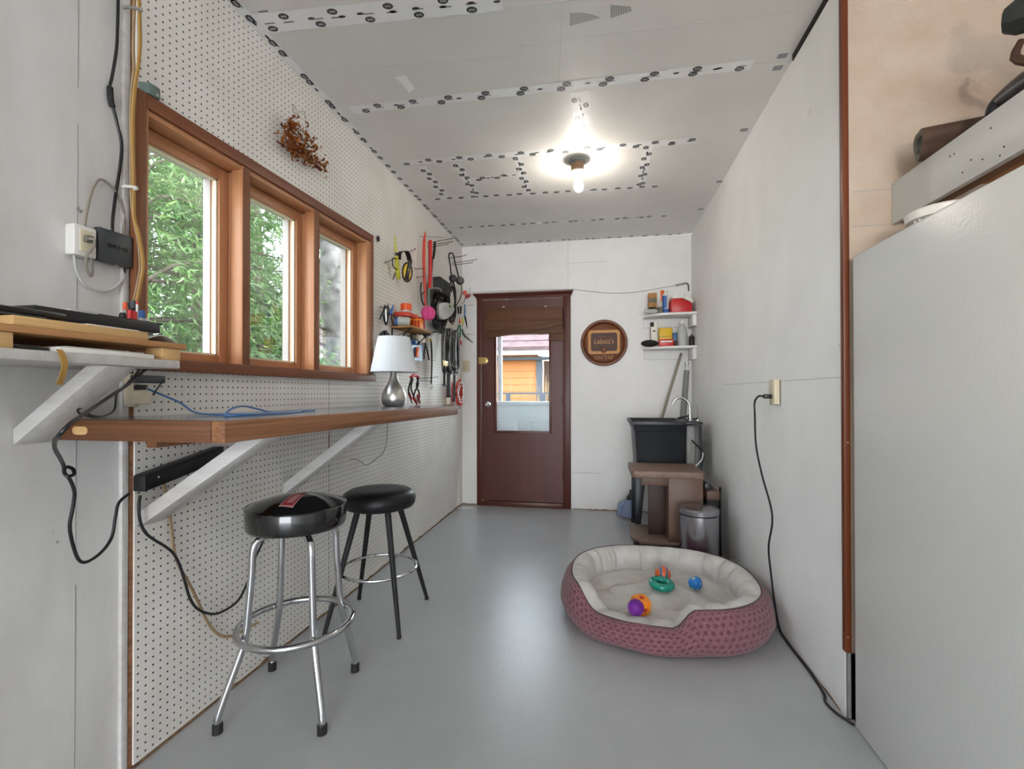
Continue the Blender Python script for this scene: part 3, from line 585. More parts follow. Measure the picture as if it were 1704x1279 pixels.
# ================================================================ LIGHT
w = bpy.data.worlds.new('sky'); SC.world = w; w.use_nodes = True; nt = w.node_tree; nt.nodes.clear()
o_ = nt.nodes.new('ShaderNodeOutputWorld'); bg = nt.nodes.new('ShaderNodeBackground'); tcw = nt.nodes.new('ShaderNodeTexCoord'); sp = nt.nodes.new('ShaderNodeSeparateXYZ'); nt.links.new(tcw.outputs['Generated'], sp.inputs[0])
nt.links.new(mixcol(nt, ramp(nt, sp.outputs[2], -.1, .7), lin('#eceff2'), lin('#cfdcec')), bg.inputs[0]); bg.inputs[1].default_value = 12.0; nt.links.new(bg.outputs[0], o_.inputs[0])
SC.view_settings.view_transform = 'Standard'; SC.view_settings.look = 'None'; SC.view_settings.gamma = 1; SC.view_settings.use_curve_mapping = False; SC.view_settings.exposure = .3
cy_ = SC.cycles; cy_.use_denoising = True; cy_.max_bounces = 10; cy_.diffuse_bounces = 6; cy_.transparent_max_bounces = 16; cy_.sample_clamp_indirect = 8
su = bpy.data.lights.new('sun', 'SUN'); su.energy = 5.0; su.angle = .03; su.color = (1, .97, .92); so = bpy.data.objects.new('sun', su); COL.objects.link(so); so.rotation_euler = Vector((math.cos(math.radians(63)), .12, math.sin(math.radians(63)))).to_track_quat('Z', 'Y').to_euler()
def ceiling_light(x, y, glow, label, tilt=0):
    t = thing('ceiling_light', label, 'ceiling light', (x, y, CE-.19))
    M().lathe([(0, 0), (.055, 0), (.055, -.012), (.04, -.02), (0, -.02)], (x, y, CE-.0015), 32).build('junction_box', 'mid_grey', t)
    ax = Vector((.06, .10, -1)).normalized(); c = Vector((x, y, CE-.02))
    M().lathe([(0, 0), (.040, 0), (.042, .035), (.046, .05), (0, .05)], c, 28, ax).build('lamp_holder', 'fluff_brown' if tilt else 'mid_grey', t)
    M().lathe([(0, .050), (.053, .050), (.056, .058), (.05, .066), (.025, .07), (.022, .085), (0, .085)], c, 32, ax).build('porcelain_ring', 'white_plastic', t)
    M().lathe([(0, .085), (.013, .085), (.014, .10), (.026, .122), (.031, .145), (.026, .167), (.014, .178), (0, .18)], c, 24, ax).build('light_bulb', glow, t)
    return t
b_ = U(964, 300, y=3.06)
ceiling_light(1.262, 3.085, 'bulb_glow', 'bare glowing bulb in a porcelain holder on the ceiling', 1)
ceiling_light(1.25, -.9, 'fill_bulb_white', 'added fill bulb on the ceiling, unseen just behind the camera')  # unseen bulb added as fill to brighten the room
ceiling_light(1.25, -3.4, 'fill_bulb_white', 'added fill bulb on the ceiling, unseen near the open garage door')  # second unseen fill bulb, added to even out the room light
# warm clamp lamp behind the camera, which throws the shadows in the shelf alcove
c = Vector((2.02, -.15, 1.56)); t = thing('clamp_lamp', 'warm bare bulb clamp lamp on a stand behind the camera', 'lamp', (c.x, c.y, 0))
g = M(); g.tube([(c.x, c.y-.02, .01), (c.x, c.y-.02, c.z-.06)], .012, 10); g.lathe([(0, 0), (.14, 0), (.14, .012), (0, .02)], (c.x, c.y-.02, 0), 24); g.build('stand', 'black_matte', t)
M().lathe([(0, 0), (.022, 0), (.022, .04), (0, .04)], (c.x, c.y-.02, c.z-.06), 16).build('lamp_holder', 'black_plastic', t)
lc = Vector((c.x, c.y-.02, c.z)); M().sph(lc, .020, 16).build('light_bulb', 'bulb_warm', t)
ax = (Vector((2.75, AY, 2.12))-lc).normalized(); M().lathe([(.022, -.035), (.05, -.02), (.060, .03), (.064, .085), (.062, .085), (.058, .03), (.048, -.017), (.022, -.031)], lc, 32, ax).build('reflector', 'black_matte', t)

# ================================================================ COUNTER
zc = lambda y: 1.081-.0085*(y-1.0)
class MC(M):
    def build(s, *a, **k): s.v = [Vector((v.x, v.y, v.z+zc(v.y)-1.081)) for v in s.v]; return M.build(s, *a, **k)
CW, CY0, CY1 = .505, 1.005, 2.93; ZT = 1.081
t = thing('bar_counter', 'long wooden bar counter along the pegboard under the window', 'counter', (.2, 1.9, .7)); counter = t
g = MC(); P = [(.0015, PE+.002, ZT-.022), (.0015, 3.42, ZT-.022), (.30, 3.32, ZT-.022), (.455, 3.15, ZT-.022), (CW-.04, CY1, ZT-.022), (CW-.04, CY0+.039, ZT-.022), (XO+.002, CY0+.039, ZT-.022), (XO+.002, PE-.036, ZT-.022), (.0015, PE-.036, ZT-.022)]
g.prism(P, (0, 0, .022)); g.build('worktop', 'worktop', t, smooth=False)
g = MC(); g.box((CW-.039, CY0, ZT-.054), (CW, CY1, ZT)); g.build('front_edge_board', 'counter_edge', t, bevel=.004)
g = MC(); g.prism([(XO+.034, CY0, ZT), (CW-.0395, CY0, ZT), (CW-.0395, CY0, ZT-.054), (XO+.002, CY0, ZT-.054), (XO+.002, CY0, ZT-.035)], (0, .038, 0)); eb = g.build('end_edge_board', 'counter_edge_shaded', t, bevel=.002)
a = U(121, 716, y=CY0); b2 = U(146, 717, y=CY0); r = .0105; g = M(); cx0, cx1, zz = a.x+r, b2.x-r, a.z
g.prism([(cx0-r*math.sin(PI*i/10), CY0-.0012, zz+r*math.cos(PI*i/10)) for i in range(11)]+[(cx1+r*math.sin(PI*i/10), CY0-.0012, zz-r*math.cos(PI*i/10)) for i in range(11)], (0, .001, 0)); g.build('wood_patch', 'pale_wood', eb, smooth=False)
g = MC(); g.box((.002, PE+.035, ZT-.10), (.04, 1.75, ZT-.0225)); g.build('wall_ledger', 'counter_edge', t, bevel=.002)
def brace(parent, y0, y1, zlow, xtop, ztop, th, x0=.0, cut=None):
    # slanting timber: lies in a plane across the room, wall end cut upright, top end cut level
    d = Vector((xtop-x0, ztop-zlow)).normalized(); k = th/d.x; kk = th/d.y
    g = M(); g.prism([(x0+.002, y0, zlow), (xtop, y0, ztop), (xtop-kk, y0, ztop), (x0+.002, y0, zlow+k)], (0, y1-y0, 0)); o = g.build('brace', 'white_timber', parent, bevel=.002); return o
brace(t, PE+.01, PE+.095, .735, CW-.055, ZT-.058, .040)
brace(t, 1.90, 1.975, .69, CW-.055, ZT-.062, .040)
g = M(); g.prism([(.002, PE+.02, ZT-.11), (.022, PE+.02, ZT-.11), (.022, PE+.17, ZT-.30), (.002, PE+.17, ZT-.34), (.002, PE+.13, ZT-.34)], (.001, 0, 0))

# ================================================================ NEAR SHELF AND WHAT LIES ON IT
SZ, SW, SY1 = 1.238, .285, U(300, 600, x=.285).y
t = thing('wall_shelf', 'white painted timber shelf on a slanting brace at the near end of the left wall', 'shelf', (.1, .6, 1.0))
M().box((XO+.001, -.25, SZ-.022), (SW, SY1, SZ)).build('shelf_board', 'white_timber', t, bevel=.003)
yb0, yb1 = U(20, 741, x=XO).y, U(80, 735, x=XO).y
brace(t, yb0, yb1, U(20, 741, x=XO).z, .262, SZ-.0225, .034, XO)
q = lambda a, b_, x: U(a, b_, x=x)
# wooden pallet box
PX = SW-.012; pt_z = q(150, 562, PX).z
t = thing('wooden_riser', 'low wooden pallet-like riser stacked with flat things on the near shelf', 'riser', (.1, .6, SZ))
y1 = q(311, 580, PX).y; zr0, zr1 = SZ+.033, SZ+.048
M().box((XO+.01, .12, zr0), (PX, y1, zr1)).build('top_board', 'pallet_wood', t, bevel=.002)
for a, b_ in ((q(272, 580, PX).y, q(303, 580, PX).y), (q(-60, 560, PX).y, q(26, 560, PX).y)):
    M().box((PX-.055, a, SZ+.0005), (PX-.004, b_, zr0-.0004)).build('block', 'pale_wood', t, bevel=.003); M().box((XO+.012, a, SZ+.0005), (XO+.06, b_, zr0-.0004)).build('block', 'pale_wood', t, bevel=.003)
def flat(name, label, cat, x0, x1, y0, y1, z0, z1, m, rot=0, bevel=.002, grp=None):
    g = M(); c, s = math.cos(rot), math.sin(rot); cx_, cy0 = (x0+x1)/2, (y0+y1)/2; R = lambda x, y: (cx_+(x-cx_)*c-(y-cy0)*s, cy0+(x-cx_)*s+(y-cy0)*c, z0)
    g.prism([R(x0, y0), R(x1, y0), R(x1, y1), R(x0, y1)], (0, 0, z1-z0)); return tag(g.build(name, m, bevel=bevel), label, cat, grp)
bx = PX-.012; ya, yb_ = q(22, 535, bx).y, q(247, 555, bx).y; zb0 = zr1+.0005
flat('wood_plank', 'pale planed wooden plank lying on the riser', 'plank', bx-.06, bx, ya, yb_, zb0, zb0+.020, 'pale_wood')
flat('paper_sheet', 'white sheets of paper lying on the pale plank', 'paper', bx-.09, bx-.010, q(150, 540, bx).y, q(238, 548, bx).y, zb0+.0205, zb0+.0235, 'paper', .04, 0)
xk = bx-.075; zf0, zf1 = zb0, U(262, 538, x=xk).z; xt = bx-.030; zt0, zt1 = U(60, 525, x=xt).z, U(60, 514.5, x=xt).z
zfm = zf0+(zf1-zf0)*.55
flat('black_folder', 'dark grey flat folder under the black one past the end of the plank', 'folder', XO+.03, xk, q(60, 520, xk).y, q(255, 540, xk).y, zf0, zfm-.0005, 'dark_grey', 0, .003)
flat('black_folder', 'flat black folder sticking out furthest past the end of the plank', 'folder', XO+.03, xk-.004, q(60, 520, xk).y, q(269, 540, xk).y, zfm, zf1, 'black_plastic', 0, .003)
flat('black_tray', 'shiny black flat tray, topmost on the pile at the near end', 'tray', XO+.03, xt, q(-80, 515, xt).y, q(114, 522, xt).y, max(zt0, zb0+.024), zt1, 'black_gloss', 0, .005)
flat('grey_folder', 'dark green-grey board lying under the shiny black tray', 'board', XO+.03, xt, q(-80, 515, xt).y, q(60, 520, xk).y-.01, zb0+.0205+.0035, max(zt0, zb0+.024)-.0005, 'dark_grey', 0, .001)
flat('grey_folder', 'pale grey-green thin folder lying beside the end of the black tray', 'folder', XO+.02, xk-.02, q(117, 527, xk-.02).y, q(163, 531, xk-.02).y, zf1+.0005, zf1+.007, 'paper_grey', 0, .001)
flat('black_clipboard', 'thin black board under the pens at the window corner', 'board', XO+.015, xk-.02, q(166, 530, xk-.02).y, q(271, 543, xk-.02).y, zf1+.0005, zf1+.005, 'black_matte', 0, .001)
# bent grey plastic sheet
g = M(); n = 10; y0_, y1_ = q(248, 560, bx).y, q(296, 570, bx).y; vs = []
for i in range(n+1):
    f = i/n; y = y0_+(y1_-y0_)*f; z = zr1+.003+.014*math.sin(PI*min(1, f*1.02))**1.0
    vs += [(bx-.10, y, z), (bx-.004, y, z), (bx-.004, y, z+.002), (bx-.10, y, z+.002)]
g.add(vs, [(i*4+j, i*4+(j+1) % 4, i*4+4+(j+1) % 4, i*4+4+j) for i in range(n) for j in range(4)]+[(3, 2, 1, 0), (n*4, n*4+1, n*4+2, n*4+3)])
tag(g.build('plastic_sheet', 'paper_grey'), 'curved grey plastic sheet beside the end of the pale plank', 'plastic sheet')
flat('paper_pad', 'thick white pad of papers under the riser', 'paper', PX-.10, PX+.003, q(97, 588, PX).y, q(255, 594, PX).y, SZ+.0005, SZ+.011, 'paper', 0, .001)
flat('envelope', 'grey envelope lying on the white pad under the riser', 'envelope', PX-.10, PX-.004, q(110, 583, PX).y, q(243, 590, PX).y, SZ+.0115, SZ+.0145, 'paper_grey', .03, 0)
flat('black_case', 'flat black case pushed under the riser', 'case', XO+.07, PX-.02, q(30, 580, PX).y, q(95, 588, PX).y, SZ+.0005, SZ+.009, 'black_plastic')
g = M(); g.tube([q(113, 566, PX-.03), q(128, 568, PX-.03), q(150, 570, PX-.03), q(180, 571, PX-.03)], .011, 12, k=4, flat=(1, .8)); g.v = [Vector((v.x, v.y, v.z-min(0, 0))) for v in g.v]
lo = min(v.z for v in g.v); g.v = [Vector((v.x, v.y, v.z+SZ+.0105-lo)) for v in g.v]
# orange strap over the edge
st = [q(98, 581, SW+.003), q(103, 590, SW+.004), q(107, 606, SW+.006), q(105, 620, SW+.004), q(98, 640, SW-.01)]
g = M(); P = smooth_path(st, 5); vs = []
for p in P: vs += [p+Vector((0, -.006, 0)), p+Vector((0, .006, 0)), p+Vector((.0015, .006, 0)), p+Vector((.0015, -.006, 0))]
n = len(P)-1; g.add(vs, [(i*4+j, i*4+(j+1) % 4, i*4+4+(j+1) % 4, i*4+4+j) for i in range(n) for j in range(4)]+[(3, 2, 1, 0), (n*4, n*4+1, n*4+2, n*4+3)])
tag(g.build('cloth_strap', 'tan_cable'), 'narrow tan cloth strap hanging over the near shelf edge', 'strap')
# pens and tubes standing at the window corner
pz = zf1+.0055; xp = XO+.07
def stick(name, label, cat, px_, x, prof, m, cap=None):
    p = U(px_, 530, x=x); t = thing(name, label, cat, (p.x, p.y, pz)); k = len(prof)//2+1
    if cap: M().lathe(prof[:k]+[(0, prof[k-1][1])], (p.x, p.y, pz), 16).build('body', m, t); M().lathe([(0, prof[k-1][1])]+prof[k-1:], (p.x, p.y, pz), 16).build('cap', cap, t)
    else: M().lathe(prof, (p.x, p.y, pz), 16).build('body', m, t)
    return t
S = .001
stick('glue_tube', 'red upright tube, nearer of two, among the pens by the window', 'tube', 216, xp+.05, [(0, 0), (.0065, 0), (.0065, .03), (.006, .034), (0, .034)], 'red')
stick('glue_tube', 'red upright tube beside the white pen by the window', 'tube', 223.5, xp+.05, [(0, 0), (.0065, 0), (.0065, .028), (.006, .032), (0, .032)], 'red')
stick('white_pen', 'tall white and red pen standing at the window corner', 'pen', 228, xp+.045, [(0, 0), (.003, 0), (.003, .054), (.003, .055), (.0025, .064), (0, .066)], 'white_plastic', 'red')
stick('blue_bottle', 'small blue capped bottle among the pens by the window', 'bottle', 236, xp+.03, [(0, 0), (.0085, 0), (.0085, .018), (.0085, .020), (.0085, .036), (.007, .042), (0, .042)], 'clear_grey', 'blue')
stick('clear_jar', 'tiny clear jar with pale lid beside the blue bottle', 'jar', 243, xp+.03, [(0, 0), (.006, 0), (.006, .014), (.007, .014), (.007, .020), (0, .020)], 'clear_grey', 'white_plastic')
stick('small_driver', 'small screwdriver with orange handle standing by the wall', 'screwdriver', 208, xp, [(0, 0), (.003, 0), (.003, .040), (.004, .041), (.0055, .046), (.0055, .062), (0, .064)], 'light_grey', 'orange')
stick('black_stopper', 'round black stopper standing among the pens by the wall', 'stopper', 204.5, xp+.01, [(0, 0), (.009, 0), (.0095, .022), (.007, .030), (0, .030)], 'black_plastic')
stick('grey_duster', 'dark grey fluffy ball-topped stick at the window corner', 'stick', 221, xp, [(0, 0), (.003, 0), (.003, .044), (.010, .050), (.012, .060), (.008, .072), (0, .074)], 'dark_grey')

# ================================================================ STOOLS
def foot_dirs(c, pts): return [(Vector((p.x, p.y, 0))-c) for p in pts]
c = Vector((.276, 1.612, 0)); ft = [U(a, b_, z=.0) for a, b_ in ((362, 1219), (536, 1220), (591, 1116), (453, 1114))]
t = thing('bar_stool', 'chrome bar stool with shiny black round seat and red emblem', 'stool', (c.x, c.y, 0), 'bar stools')
g = M(); R = .176; g.lathe([(0, .648), (R-.02, .648), (R-.004, .652), (R, .662), (R, .725), (R-.003, .731), (R-.014, .735), (R-.05, .750), (R-.1, .762), (.03, .768), (0, .7685)], c, 64); seat = g.build('seat', 'black_vinyl', t, ang=60)
g = M(); g.torus(Vector((c.x, c.y, .729)), R-.001, .0032, n=64, k=8); g.build('piping', 'black_vinyl', seat)
# emblem: a red slanting shape with pale outline laid over the domed top
def dome(x, y): r = math.hypot(x, y); pr = [(0, .7685), (.03, .768), (R-.1, .762), (R-.05, .750), (R-.014, .735), (R, .73)]; return next(a[1]+(b2[1]-a[1])*(r-a[0])/(b2[0]-a[0]) for a, b2 in zip(pr, pr[1:]) if r <= b2[0]+1e-9) if r < R else .73
def decal(poly, lift, mi, g, n=10):
    (ax, ay), (bx_, by), (cx_, cy2), (dx, dy) = poly; vs = []
    for i in range(n+1):
        for j in range(n+1):
            u, v = i/n, j/n; x = (ax*(1-u)+bx_*u)*(1-v)+(dx*(1-u)+cx_*u)*v; y = (ay*(1-u)+by*u)*(1-v)+(dy*(1-u)+cy2*u)*v; vs.append((c.x+x, c.y+y, dome(x, y)+lift))
    g.add(vs, [(i*(n+1)+j, (i+1)*(n+1)+j, (i+1)*(n+1)+j+1, i*(n+1)+j+1) for i in range(n) for j in range(n)], mi)
mat('emblem_red', '#b4404a', .25); mat('emblem_line', '#d9a9a4', .3)
vd = Vector((c.x-EYE.x, c.y-EYE.y)).normalized(); vr = Vector((vd.y, -vd.x)); ep = lambda r_, d_: tuple(vr*r_+vd*d_)
A, Bq, Cq, D = ep(-.060, -.110), ep(-.004, .010), ep(.047, .030), ep(-.014, -.135)
cen = Vector(((A[0]+Bq[0]+Cq[0]+D[0])/4, (A[1]+Bq[1]+Cq[1]+D[1])/4)); sc = lambda p, k: (cen.x+(p[0]-cen.x)*k, cen.y+(p[1]-cen.y)*k)
g = M(); decal([A, Bq, Cq, D], .0008, 1, g); decal([sc(p, .88) for p in (A, Bq, Cq, D)], .0014, 0, g)
e1 = Vector((Bq[0]-A[0], Bq[1]-A[1])); e2 = Vector((D[0]-A[0], D[1]-A[1]))
for u0 in (.22, .34, .46, .58, .70):
    a0 = Vector(A)+e1*u0+e2*.3; a1 = a0+e1*.07; a2 = a0+e1*.11+e2*.42; a3 = a0+e1*.05+e2*.42; decal([tuple(a0), tuple(a1), tuple(a2), tuple(a3)], .002, 1, g, 3)
g.build('emblem', ['emblem_red', 'emblem_line'], seat, ang=80)
M().lathe([(0, .636), (.075, .636), (.075, .6475), (0, .6475)], c, 24).build('top_plate', 'chrome', t)
for p in ft:
    d = Vector((p.x, p.y, 0))-c; L = d.length; d.normalize(); at_ = lambda r, z: c+d*r+Vector((0, 0, z))
    g = M(); pts = [at_(.03, .632), at_(.10, .632), at_(.135, .622), at_(.152, .59), at_(.157, .50), at_(.170, .34), at_(.176, .29), at_(.185, .255), at_(L-.006, .07), at_(L, .03), at_(L, .012)]
    g.tube(pts, .0125, 14, k=5); lg = g.build('leg', 'chrome', t)
    M().lathe([(0, 0), (.0165, 0), (.0165, .03), (.013, .034), (0, .034)], (c+d*L), 16).build('foot_cap', 'rubber', lg)
g = M(); g.torus(c+Vector((0, 0, .287)), .200, .0125, n=72, k=12); g.build('foot_ring', 'chrome', t)
c2 = Vector((.290, 2.262, 0)); ft2 = [U(a, b_, z=0) for a, b_ in ((710, 997), (664, 1062), (540, 1058))]; ft2.append(Vector((c2.x*2-ft2[1].x-.02, c2.y*2-ft2[1].y-.0, 0)))
t = thing('bar_stool', 'black-legged stool with matt black padded seat and chrome ring', 'stool', (c2.x, c2.y, 0), 'bar stools')
g = M(); R2 = .181; g.lathe([(0, .566), (R2-.03, .566), (R2-.008, .574), (R2, .590), (R2+.002, .615), (R2-.006, .640), (R2-.03, .655), (R2-.08, .660), (.05, .658), (0, .657)], c2, 56); g.build('seat', 'black_vinyl_soft', t, ang=70)
for p in ft2:
    d = Vector((p.x, p.y, 0))-c2; L = d.length; d.normalize(); g = M(); g.tube([c2+d*.115+Vector((0, 0, .565)), c2+d*L+Vector((0, 0, .012))], [.0155, .010], 4 if False else 12); lg = g.build('leg', 'black_matte', t)
    M().lathe([(0, 0), (.010, 0), (.012, .008), (.010, .016), (0, .016)], c2+d*L, 12).build('foot_cap', 'rubber', lg)
g = M(); g.torus(c2+Vector((0, 0, .258)), .188, .0075, n=64, k=10); g.build('foot_ring', 'chrome', t)

# ================================================================ LAMP AND CABLE ON THE COUNTER
lx = .152; p = U(655.5, 640, x=lx); ly = p.y; lz = zc(ly)+.0005
t = thing('table_lamp', 'brushed steel teardrop lamp with white shade on the counter', 'lamp', (lx, ly, lz)); s = .98
M().lathe([(0, 0), (.052*s, 0), (.066*s, .008), (.076*s, .028), (.079*s, .052), (.073*s, .082), (.056*s, .115), (.037*s, .145), (.026*s, .172), (.021*s, .20), (.019*s, .225), (0, .225)], (lx, ly, lz), 40).build('base', 'brushed', t)
z0 = lz+.212; g = M(); r0, r1, hh = .142, .098, .215; g.lathe([(r0, z0), (r1, z0+hh), (r1-.003, z0+hh), (r0-.003, z0), (r0, z0)], (lx, ly, 0), 56); sh = g.build('shade', 'shade_fabric', t, ang=60)
g = M(); g.torus((lx, ly, z0+.001), r0-.001, .002, n=48, k=6); g.build('lower_rim', 'shade_fabric', sh); g = M(); g.torus((lx, ly, z0+hh-.001), r1-.001, .002, n=48, k=6); g.build('upper_rim', 'shade_fabric', sh)
g = M(); g.tube([(lx, ly, lz+.22), (lx, ly, z0+hh-.02)], .004, 8)
for k in range(3): a = 2*PI*k/3; g.tube([(lx, ly, z0+hh-.02), (lx+math.cos(a)*(r1-.003), ly+math.sin(a)*(r1-.003), z0+hh-.012)], .002, 6)
g.build('harp', 'wire', t)
M().sph((lx, ly, lz+.28), (.028, .028, .035), 16).build('light_bulb', 'white_plastic', t)
# blue network cable on the counter
kx = .30
def onc(a, b_, up=.004):
    zz = 1.075; p = U(a, b_, z=zz); 
    for _ in range(6): p = U(a, b_, z=zc(p.y)+up)
    return p
pts = [q(246, 647, .05), q(268, 656, .06), q(300, 670, .08)]
yy = lambda a, b_, x: U(a, b_, x=x)
X_ = .20
pts += [yy(322, 682, .12), yy(345, 689, .16), yy(372, 690.5, .19)]
fl = lambda a, x: Vector((x, U(a, 690, x=x).y, zc(U(a, 690, x=x).y)+.0045))
pts = pts[:3]+[Vector((.11, U(322, 690, x=.11).y, zc(1.4)+.012)), fl(350, .20), fl(385, .27), fl(430, .30), fl(480, .26), fl(505, .24), fl(490, .30), fl(440, .335), fl(400, .33), fl(375, .30), Vector((.29, U(384, 680, x=.29).y, zc(1.3)+.022)), Vector((.26, U(405, 672, x=.26).y, zc(1.4)+.030)), Vector((.25, U(430, 680, x=.25).y, zc(1.5)+.018)), fl(455, .25), fl(500, .27), fl(524, .27)]
g = M(); g.tube(pts, .0032, 8, k=7); tag(g.build('network_cable', 'blue_cable'), 'blue network cable looped across the counter below the window', 'cable')
g = M(); a = fl(372, .30); 
# booster clamps etc. hang on the pegboard (below)

# ================================================================ DOG BED AND TOYS
bc = Vector((1.716, 2.600, 0)); A_, B_ = .522, .492
def hh_(a):   # rim height round the bed, lower at the front entrance
    d = math.degrees(a) % 360; f = 0
    if 205 <= d <= 283: f = min(1, (d-205)/22, (283-d)/13); f = f*f*(3-2*f)
    return .205-.085*f
def edge(a, k=1.0):
    ca, sa = math.cos(a), math.sin(a); e = 2/2.35; r = (abs(ca/A_)**2.35+abs(sa/B_)**2.35)**(-1/2.35); return bc+Vector((ca*r, sa*r, 0))
NA = 300; rr = random.Random(6)
creases = [(rr.random()*2*PI, .5+.5*rr.random()) for _ in range(26)]
NL = 21; lob = sorted(2*PI*(i+.55*(rr.random()-.5))/NL for i in range(NL))
def puff(a):
    d = min(abs(((a-b2+PI) % (2*PI))-PI) for b2 in lob); return 1-math.exp(-(d/.045)**2)
def crease(a): return sum(k*math.exp(-((((a-b2+PI) % (2*PI))-PI)/.022)**2) for b2, k in creases)
outer = [(.055, .002), (.018, .03), (0, .075), (.004, .12), (.02, .165), (.045, .195), (.062, .204)]
g = M(); uvs = []
for i in range(NA+1):
    a = 2*PI*i/NA; h = hh_(a); n_ = (edge(a)-bc); L = n_.length; n_ /= L
    for j, (ins, z) in enumerate(outer): p = edge(a)-n_*ins; zz = z*h/.205+.004*math.sin(a*9+j); g.v.append(Vector((p.x, p.y, max(.0015, zz)))); g.uv[len(g.v)-1] = (i/NA, j/(len(outer)-1))
k = len(outer); g.f = [(i*k+j, (i+1)*k+j, (i+1)*k+j+1, i*k+j+1) for i in range(NA) for j in range(k-1)]; g.mi = [0]*len(g.f)
t = thing('dog_bed', 'oval dog bed with dusty pink plush outside and grey fleece inside', 'pet bed', (bc.x, bc.y, 0)); bed = t
g.build('outer_cover', 'plush_pink', t, ang=120)
inner = [(.062, .2035), (.085, .212), (.115, .205), (.142, .178), (.152, .14), (.148, .105), (.150, .086)]
g = M(); NI = 44
def cush(x, y, f): return .086+.013*math.sin(x*13+1)*math.cos(y*11)+.007*math.sin(x*21+y*17)-.017*math.exp(-(math.sin(y*7.5+1.3+.9*math.sin(x*6))/.16)**2)*(f < .93)-.010*math.exp(-(math.sin(x*6.2+.7+.8*math.sin(y*7))/.14)**2)*(f < .93)
for i in range(NA):
    a = 2*PI*i/NA; h = hh_(a); n_ = (edge(a)-bc); L = n_.length; n_ /= L; cr = crease(a)
    for j, (ins, z) in enumerate(inner):
        zz = .086+(z-.086)*(h-.086)/(.205-.086) if h > .13 else .086+(z-.086)*.30; w_ = (0, .5, 1, 1, 1, .6, 0)[j]; p = edge(a)-n_*(ins+(.020*puff(a)-.012-.006*cr)*w_); g.v.append(Vector((p.x, p.y, zz+((.012*puff(a)-.010)*w_ if j < 3 else 0)-.004*cr*w_)))
    p0 = edge(a)-n_*.150; L2 = (p0-bc).length
    for j in range(1, NI): f = 1-j/NI; q2 = bc+n_*L2*f; g.v.append(Vector((q2.x, q2.y, cush(q2.x, q2.y, f) if f < .95 else .084)))
k = len(inner)+NI-1; g.v.append(Vector((bc.x, bc.y, cush(bc.x, bc.y, 0)))); ce = len(g.v)-1
g.f = [(i*k+j, ((i+1) % NA)*k+j, ((i+1) % NA)*k+j+1, i*k+j+1) for i in range(NA) for j in range(k-1)]+[(i*k+k-1, ((i+1) % NA)*k+k-1, ce) for i in range(NA)]; g.mi = [0]*len(g.f)
g.build('fleece_lining', 'fleece', t, ang=150)
g = M(); g.tube([edge(2*PI*i/120)-(edge(2*PI*i/120)-bc).normalized()*.060+Vector((0, 0, .2045*hh_(2*PI*i/120)/.205)) for i in range(120)], .0028, 6, closed=True); g.build('seam_piping', 'seam_dark', t)
def toy(a, b_, r): p = U(a, b_, z=.085+r); return p, cush(p.x, p.y, 0)+.006
r = .043; p, zc_ = toy(1103, 957, r); tag(M().sph((p.x, p.y, zc_+r), r, 28).build('rubber_ball', 'ball_swirl'), 'orange rubber ball with blue swirls lying in the dog bed', 'ball')
r = .037; p, zc_ = toy(1157, 968, r); tag(M().sph((p.x, p.y, zc_+r), r, 28).build('rubber_ball', 'ball_flowers'), 'blue rubber ball with yellow spots lying in the dog bed', 'ball')
p, zc_ = toy(1101, 977, .018); g = M(); g.torus((p.x, p.y, zc_+.036), .047, .021, (.05, -.06, 1), 44, 16, 0, .95); lo = min(v.z for v in g.v); g.v = [v+Vector((0, 0, zc_+.001-lo)) for v in g.v]; tag(g.build('ring_toy', 'teal'), 'glossy teal rubber ring toy in the middle of the dog bed', 'ring toy')
r = .048; p, zc_ = toy(1066, 1003, r)
t = thing('cube_toy', 'orange rubber cube toy with holes beside the purple ball', 'cube toy', (p.x, p.y, zc_)); g = M(); e = .037; vs = []
rot = Matrix.Rotation(.5, 3, 'Z') @ Matrix.Rotation(.25, 3, 'X')
ctr = Vector((p.x, p.y, zc_+.051)); nn = 12; fs = []
g = M()
for ax in range(3):
    for sg in (-1, 1):
        b0 = len(g.v)
        for i in range(nn+1):
            for j in range(nn+1):
                u, v = -1+2*i/nn, -1+2*j/nn; L = [0, 0, 0]; L[ax] = sg; L[(ax+1) % 3] = u; L[(ax+2) % 3] = v; vv = Vector(L); vv = vv.lerp(vv.normalized()*1.25, .45)*e*(1+.03*math.sin(u*17)*math.sin(v*17)); g.v.append(ctr+rot @ vv)
        for i in range(nn):
            for j in range(nn): f = (b0+i*(nn+1)+j, b0+(i+1)*(nn+1)+j, b0+(i+1)*(nn+1)+j+1, b0+i*(nn+1)+j+1); g.f.append(f if sg > 0 else f[::-1]); g.mi.append(0)
g.build('body', 'toy_orange', t, ang=60)
for L in ((0, 0, 1), (0, -1, 0), (-1, 0, 0), (1, 0, 0)):
    d = rot @ Vector(L); M().lathe([(0, .0012), (.011, .0012), (.013, -.001), (.013, -.005)], ctr+d*e*1.09, 20, d).build('hole', 'toy_hole', t)
r = .040; p, zc_ = toy(1058, 1018, r); g = M(); ctr = Vector((p.x, p.y, zc_+r+.003)); g.sph(ctr, r*.82, 20); gr = PI*(3-5**.5)
for i in range(420):
    zz = 1-2*(i+.5)/420; rad = math.sqrt(1-zz*zz); d = Vector((rad*math.cos(gr*i), rad*math.sin(gr*i), zz)); b0 = len(g.v); u = d.orthogonal().normalized(); v = d.cross(u); bs = ctr+d*r*.78
    g.add([bs+u*.0026, bs-u*.0013+v*.0022, bs-u*.0013-v*.0022, ctr+d*r*1.02], [(0, 1, 3), (1, 2, 3), (2, 0, 3)])
tag(g.build('spiky_ball', 'purple'), 'purple spiky rubber ball beside the orange cube toy', 'ball')

